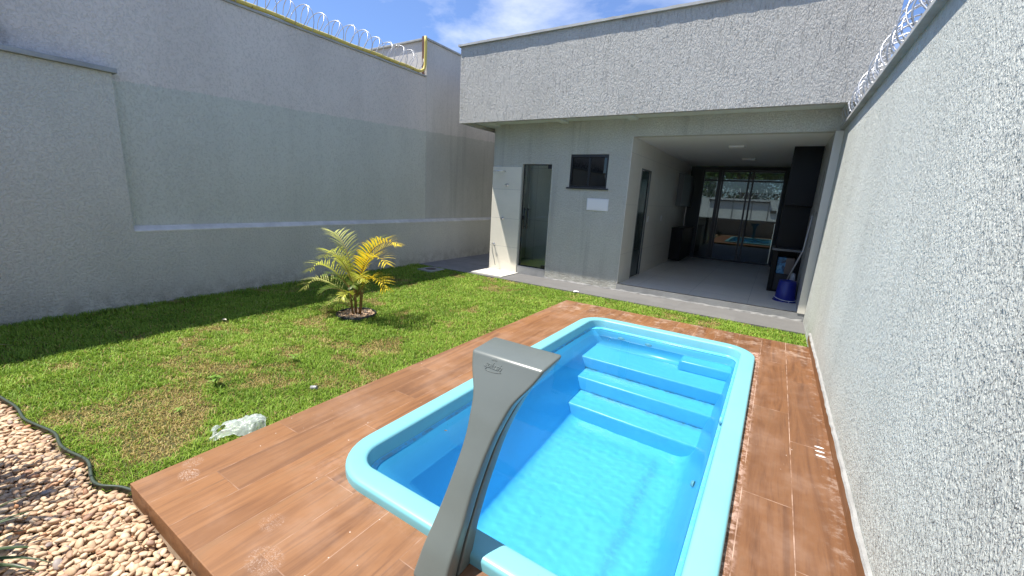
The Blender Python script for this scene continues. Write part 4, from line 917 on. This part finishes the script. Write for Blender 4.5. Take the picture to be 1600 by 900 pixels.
# ------------------------------------------------------------------ palm in its ring
def areca(cx, cy):
    ring = MB(); prof = [(0.232, -0.02), (0.232, 0.040), (0.240, 0.048), (0.250, 0.040), (0.246, -0.02)]
    ring.lathe(prof, 48, (cx, cy, 0)); tag(ring.build('planting_ring', M_blackrub), 'round black plastic edging ring set in the lawn around the palm', 'edging ring')
    q = np.random.RandomState(2); a = q.uniform(0, 6.28, 520); r = 0.225*np.sqrt(q.rand(520))
    pebbles('ring_pebbles', np.stack([cx+r*np.cos(a), cy+r*np.sin(a), 0.012+q.uniform(0, 0.022, 520)], -1), (0.010, 0.019), M_peb, 12, None, 'pale pebbles inside the black ring at the foot of the palm')
    T = empty('areca_palm', (cx, cy, 0.0), 'small areca palm with yellow and green arching fronds in a pebble-filled ring on the lawn', 'palm')
    stems = []
    for k in range(7):
        an = k*0.9+rnd.uniform(-0.3, 0.3); r0 = rnd.uniform(0.01, 0.06); le = rnd.uniform(0.05, 0.14); h = rnd.uniform(0.42, 0.62)
        p0 = Vector((cx+r0*math.cos(an), cy+r0*math.sin(an), 0.0)); p1 = p0+Vector((math.cos(an)*le, math.sin(an)*le*0.6, h))
        b = MB(); b.tube([p0, p0.lerp(p1, 0.4)+Vector((0, 0, 0.02)), p1], [0.0115, 0.009, 0.006], 8); b.build('stem', M_stem, T); stems.append((p1, an))
    # fronds: azimuth in degrees as seen (0 = +x), launch elevation, length, droop, material
    spec = [(163, 74, 1.08, 1.10, M_fpale, 0.42), (178, 62, 1.02, 1.25, M_flime, 0.34), (8, 74, 1.06, 1.05, M_fyel, 0.42), (-8, 66, 1.0, 1.15, M_fyel, 0.38), (20, 80, 0.84, 0.75, M_flime, 0.44),
            (190, 52, 0.96, 1.15, M_flime, 0.28), (202, 40, 0.90, 1.1, M_fpale, 0.20), (100, 80, 0.72, 0.6, M_fgreen, 0.36), (48, 74, 0.85, 0.9, M_fyel, 0.42),
            (-30, 66, 0.62, 1.2, M_flime, 0.32), (-12, 54, 0.84, 1.2, M_fyel, 0.28), (250, 70, 0.50, 1.0, M_fgreen, 0.30), (232, 52, 0.52, 1.5, M_fgreen, 0.22), (212, 20, 0.50, 1.3, M_fpale, 0.14), (320, 64, 0.46, 1.2, M_fgreen, 0.30), (275, 80, 0.62, 0.8, M_flime, 0.38), (172, 72, 0.60, 1.0, M_flime, 0.34),
            (260, 60, 0.40, 1.4, M_fgreen, 0.16), (300, 58, 0.40, 1.4, M_flime, 0.22), (195, 66, 0.50, 1.3, M_fgreen, 0.24), (340, 68, 0.46, 1.3, M_fgreen, 0.26), (225, 40, 0.34, 1.5, M_fgreen, 0.10)]
    for i, (az, el, Ln, dr, fm, z0) in enumerate(spec):
        a = R(az+rnd.uniform(-6, 6)); d = Vector((math.cos(a), math.sin(a), 0)); p = Vector((cx, cy, z0))+d*0.05
        pts = [p.copy()]; n = 26; e_ = R(el)
        for k in range(n):
            u = k/n; ang = e_ - dr*1.5*u**1.7; p = p+(d*math.cos(ang)+Vector((0, 0, 1))*math.sin(ang))*(Ln*0.92/n); pts.append(p.copy())
        b = MB(); b.tube(pts, [0.0065*(1-0.85*k/n) for k in range(n+1)], 6, 1)
        side = d.cross(Vector((0, 0, 1))).normalized()
        nl = 19
        for k in range(nl):
            u = 0.25+0.75*k/(nl-1); f = u*n; i0 = min(int(f), n-1); c = pts[i0].lerp(pts[i0+1], f-i0); t = (pts[i0+1]-pts[i0]).normalized()
            upn = side.cross(t).normalized(); ll = Ln*0.29*math.sin(math.pi*(0.16+0.80*(u-0.25)/0.75))**0.7+0.02
            for s in (1, -1):
                dirn = (side*s*0.72+t*0.72+upn*0.50*(1 if u < .9 else .2)+Vector((rnd.uniform(-.08, .08), rnd.uniform(-.08, .08), rnd.uniform(-.08, .08)))).normalized()
                wv = dirn.cross(upn).normalized()*0.0088; prev = c; vs = []; m3 = 4
                for j in range(m3+1):
                    v = j/m3; pt = c+dirn*ll*v-Vector((0, 0, 1))*ll*0.30*v*v; ww_ = (0.5+1.0*v if v < 0.4 else (1-v)*1.5)*1.0
                    keel = upn*0.002
                    vs += [pt-wv*ww_, pt+wv*ww_]
                b.add(vs, [(2*j, 2*j+1, 2*j+3, 2*j+2) for j in range(m3)], 0, True)
        b.build('frond', [fm, M_stem], T)
areca(-4.45, 3.335)

# ------------------------------------------------------------------ spiky plant at the lower left, mostly beyond the frame
def spiky(cx, cy, label, h0, heads, name='spiky_plant', L=0.5, seed=1):
    q = random.Random(seed); T = empty(name, (cx, cy, 0), label, 'plant')
    for k in range(heads):
        an = q.uniform(0, 6.28); hh = h0*(0.55+0.45*k/max(1, heads-1)); off = Vector((math.cos(an), math.sin(an), 0))*(0.16*hh if heads > 1 else 0)
        top = Vector((cx, cy, 0))+off+Vector((0, 0, hh)); b = MB(); b.tube([(cx, cy, -0.01), Vector((cx, cy, 0)).lerp(top, 0.5)+off*0.2, top], [0.022, 0.018, 0.014], 8); b.build('stem', M_bark, T)
        b = MB()
        for j in range(46):
            a = q.uniform(0, 6.28); el = R(q.uniform(8, 82)); ll = L*q.uniform(0.6, 1.0); d = Vector((math.cos(a), math.sin(a), 0)); p = top-Vector((0, 0, q.uniform(0, 0.10))); s = d.cross(Vector((0, 0, 1)))
            vs = []; n = 6
            for i in range(n+1):
                u = i/n; ang = el-u*u*0.9; p = p+(d*math.cos(ang)+Vector((0, 0, 1))*math.sin(ang))*(ll/n); w_ = 0.013*(0.6+1.2*u if u < 0.35 else (1-u)*1.55)
                vs += [p-s*w_, p+Vector((0, 0, -0.003)), p+s*w_]
            b.add(vs, [f for i in range(n) for f in ((3*i, 3*i+1, 3*i+4, 3*i+3), (3*i+1, 3*i+2, 3*i+5, 3*i+4))], 0, True)
        b.build('leaf_rosette', M_spike, T)
spiky(-2.70, -0.06, 'spiky dark green rosette plant growing low in the pebbles at the lower left edge', 0.10, 1, L=0.44, seed=4)
spiky(-3.55, -0.25, 'tall branching plant with long blade leaves in the pebble bed against the left edge', 1.15, 5, 'blade_leaf_plant', L=0.52, seed=8)

# ------------------------------------------------------------------ small things
def bag():
    c = Vector((-2.79, 1.14, 0.03)); bm = bmesh.new(); bmesh.ops.create_grid(bm, x_segments=46, y_segments=30, size=0.5)
    q = np.random.RandomState(6)
    for v in bm.verts:
        x, y = v.co.x*2, v.co.y*2
        r = math.hypot(x, y*1.0)
        f1 = float(fbm(np.array([x]), np.array([y]), 2.2, 5)[0]); f2 = float(vnoise(np.array([x]), np.array([y]), 4.0, 8)[0])
        ridge = abs(f2-0.5)*2
        lx = x*0.165*(1+0.14*math.sin(3*math.atan2(y, x)+1)); ly = y*0.085*(1+0.25*x+0.2*math.sin(4*x+1))
        z = 0.085*max(0, 1-r*r*0.62)*(0.55+0.45*(x*0.5+0.5))+0.075*(f1-0.5)+0.018*(ridge-0.4)
        v.co = (lx+0.02*(f2-0.5), ly+0.03*(f1-0.5), max(0.0, z+0.012))
    kill = [f for f in bm.faces if ((f.calc_center_median().x+0.105)/0.034)**2+((f.calc_center_median().y+0.005)/0.022)**2 < 1 or abs(f.calc_center_median().x)/0.165 > 0.93+0.05*math.sin(f.calc_center_median().y*90)]
    bmesh.ops.delete(bm, geom=kill, context='FACES')
    rot = Matrix.Rotation(R(68), 4, 'Z'); bm.transform(rot)
    me = bpy.data.meshes.new('plastic_bag'); bm.to_mesh(me); bm.free()
    me.polygons.foreach_set('use_smooth', [True]*len(me.polygons))
    m = bpy.data.materials.new('thin_film'); m.use_nodes = True; t = m.node_tree; b_ = t.nodes['Principled BSDF']; b_.inputs['Base Color'].default_value = (0.55, 0.62, 0.60, 1); b_.inputs['Roughness'].default_value = 0.25
    g = G(t); t.links.new(g.bump(g.noise(g.pos((1, 1, 1)), 26, 3, 0.5, 1.2), 0.5, 0.012), b_.inputs['Normal'])
    tr = t.nodes.new('ShaderNodeBsdfTransparent'); ms = t.nodes.new('ShaderNodeMixShader'); ms.inputs[0].default_value = 0.46
    t.links.new(tr.outputs[0], ms.inputs[1]); t.links.new(b_.outputs[0], ms.inputs[2]); t.links.new(ms.outputs[0], t.nodes['Material Output'].inputs[0])
    me.materials.append(m); o = bpy.data.objects.new('plastic_bag', me); col.objects.link(o); o.location = (-2.80, 1.16, 0.018)
    tag(o, 'crumpled translucent white plastic bag lying on the grass against the deck edge', 'bag')
bag()
def weed(x, y, label, s=1.0, n=9, seed=1):
    q = random.Random(seed); T = empty('weed', (x, y, 0), label, 'weed', 'broad-leaved weeds in the lawn'); b = MB(); b.tube([(x, y, 0), (x+0.004, y, 0.075*s)], 0.003*s, 6); b.build('stem', M_weed, T)
    b = MB()
    for k in range(n):
        a = k*2.4; d = Vector((math.cos(a), math.sin(a), 0)); side = Vector((-d.y, d.x, 0)); ll = q.uniform(0.035, 0.06)*s; z = (0.05+0.035*k/n)*s; c = Vector((x, y, z)); up = q.uniform(0.1, 0.6)
        vs = []
        for i, wv in enumerate((0.1, 0.9, 1.0, 0.6, 0.0)):
            u = i/4; p = c+d*ll*u+Vector((0, 0, 1))*ll*(up*u-0.4*u*u); vs += [p-side*wv*0.011*s, p+side*wv*0.011*s]
        b.add(vs, [(2*i, 2*i+1, 2*i+3, 2*i+2) for i in range(4)], 0, True)
    b.build('leaf_cluster', M_weed, T)
weed(-3.62, 1.36, 'upright bright green weed seedling on the dry patch above the plastic bag', 1.25, 11, 1)
weed(-3.62, 2.01, 'low pale green weed further up the lawn from the plastic bag', 1.0, 9, 2)
weed(-3.35, 1.02, 'small flat weed left of the plastic bag', 0.7, 8, 3)
b = MB(); b.lathe([(0.0, 0.0), (0.016, 0.0), (0.016, 0.05), (0.013, 0.052), (0.012, 0.048), (0.012, 0.006), (0, 0.006)], 16, (0, 0, 0), 0, Matrix.Rotation(R(80), 4, 'Y'))
o = b.build('scrap', mat('grey_scrap', (0.38, 0.39, 0.40), 0.4, 0.3)[0]); o.location = (-2.98, 1.78, 0.035); o.rotation_euler = (0, 0.1, 0.5); tag(o, 'short grey piece of cut pipe lying in the grass near the deck', 'pipe offcut')
b = MB(); q = random.Random(3); vs = [(0, 0, 0), (0.05, 0.01, 0.012), (0.09, 0.03, 0.004), (0.07, 0.055, 0.018), (0.03, 0.06, 0.008), (-0.01, 0.035, 0.016), (0.04, 0.03, 0.024)]
b.add(vs + [(x, y, z-0.008) for x, y, z in vs], [(0, 1, 6), (1, 2, 6), (2, 3, 6), (3, 4, 6), (4, 5, 6), (5, 0, 6), (8, 7, 13), (9, 8, 13), (10, 9, 13), (11, 10, 13), (12, 11, 13), (7, 12, 13)] + [(i, 7+i, 7+(i+1) % 6, (i+1) % 6) for i in range(6)])
o = b.build('paper_scrap', mat('white_paper', (0.74, 0.74, 0.72), 0.7)[0]); o.location = (-2.86, 6.68, 0.035); tag(o, 'crumpled white scrap at the edge of the grass by the grey paving', 'paper scrap')
b = MB(); b.add([(0, 0, 0), (0.06, 0.012, 0.012), (0.11, 0.0, 0.006), (0.06, -0.02, 0.008), (0.055, -0.003, 0.002)], [(0, 4, 1), (1, 4, 2), (2, 4, 3), (3, 4, 0)], 0, False)
o = b.build('fallen_leaf', mat('dry_leaf', (0.62, 0.55, 0.42), 0.6)[0]); o.location = (-5.35, 2.15, 0.04); tag(o, 'pale dry curled leaf lying on the grass at the edge of the wall shadow', 'leaf')

M_fl = mat('floating_leaf', (0.05, 0.045, 0.025), 0.6)[0]
for x, y, a, lab in ((-1.70, 1.95, 0.4, 'tiny dark leaf floating at the near left inner edge of the pool water'), (-1.45, 4.55, 1.9, 'tiny dark leaf floating above the pool seat at the far left')):
    b = MB(); b.add([(0, 0, 0.002), (0.012, 0.006, 0.004), (0.030, 0.0, 0.003), (0.012, -0.006, 0.001), (0.014, 0, 0.0015)], [(0, 4, 1), (1, 4, 2), (2, 4, 3), (3, 4, 0)])
    o = b.build('floating_leaf', M_fl); o.location = (x, y, 0.047); o.rotation_euler = (0, 0, a); tag(o, lab, 'leaf', 'dark leaves floating in the pool')

# ------------------------------------------------------------------ trees beyond the street wall
def tree(x, y, h, r, label, seed):
    q = np.random.RandomState(seed); T = empty('tree', (x, y, 0), label, 'tree', 'trees beyond the street wall')
    b = MB(); b.tube([(x, y, -0.5), (x+0.1, y, h*0.3), (x-0.1, y+0.1, h*0.6)], [0.22, 0.16, 0.08], 10)
    for k in range(6):
        a = k*1.05; b.tube([(x, y, h*0.35), (x+math.cos(a)*r*0.4, y+math.sin(a)*r*0.4, h*0.6), (x+math.cos(a)*r*0.7, y+math.sin(a)*r*0.7, h*0.78)], [0.09, 0.05, 0.02], 7)
    b.build('trunk', M_bark, T)
    n = 9000; cl = q.normal(0, 1, (40, 3)); cl /= np.linalg.norm(cl, axis=1)[:, None]; cl *= q.uniform(0.35, 0.95, 40)[:, None]
    c = cl[q.randint(0, 40, n)]+q.normal(0, 0.17, (n, 3)); c = c*np.array([r, r, h*0.38])+np.array([x, y, h*0.62]); c[:, 2] = np.maximum(c[:, 2], 0.6)
    d1 = q.normal(0, 1, (n, 3)); d1 /= np.linalg.norm(d1, axis=1)[:, None]; d2 = np.cross(d1, q.normal(0, 1, (n, 3))); d2 /= np.linalg.norm(d2, axis=1)[:, None]
    s = q.uniform(0.06, 0.13, n)[:, None]; V = np.stack([c-d1*s, c+d2*s*0.5, c+d1*s, c-d2*s*0.5], 1).reshape(-1, 3)-np.array([x, y, 0])
    me = bpy.data.meshes.new('crown'); me.from_pydata(V.tolist(), [], (np.arange(n*4).reshape(-1, 4)).tolist()); me.materials.append(M_tree)
    o = bpy.data.objects.new('crown', me); col.objects.link(o); o.parent = T
tree(-1.8, 26, 6.5, 2.6, 'dense green tree left of centre above the street wall, through the glass doors', 1)
tree(1.4, 27, 6.0, 2.4, 'dense green tree on the right above the street wall, through the glass doors', 2)
tree(-5.2, 27, 6.0, 2.4, 'dense green tree behind the far left pane of the glass doors', 3)
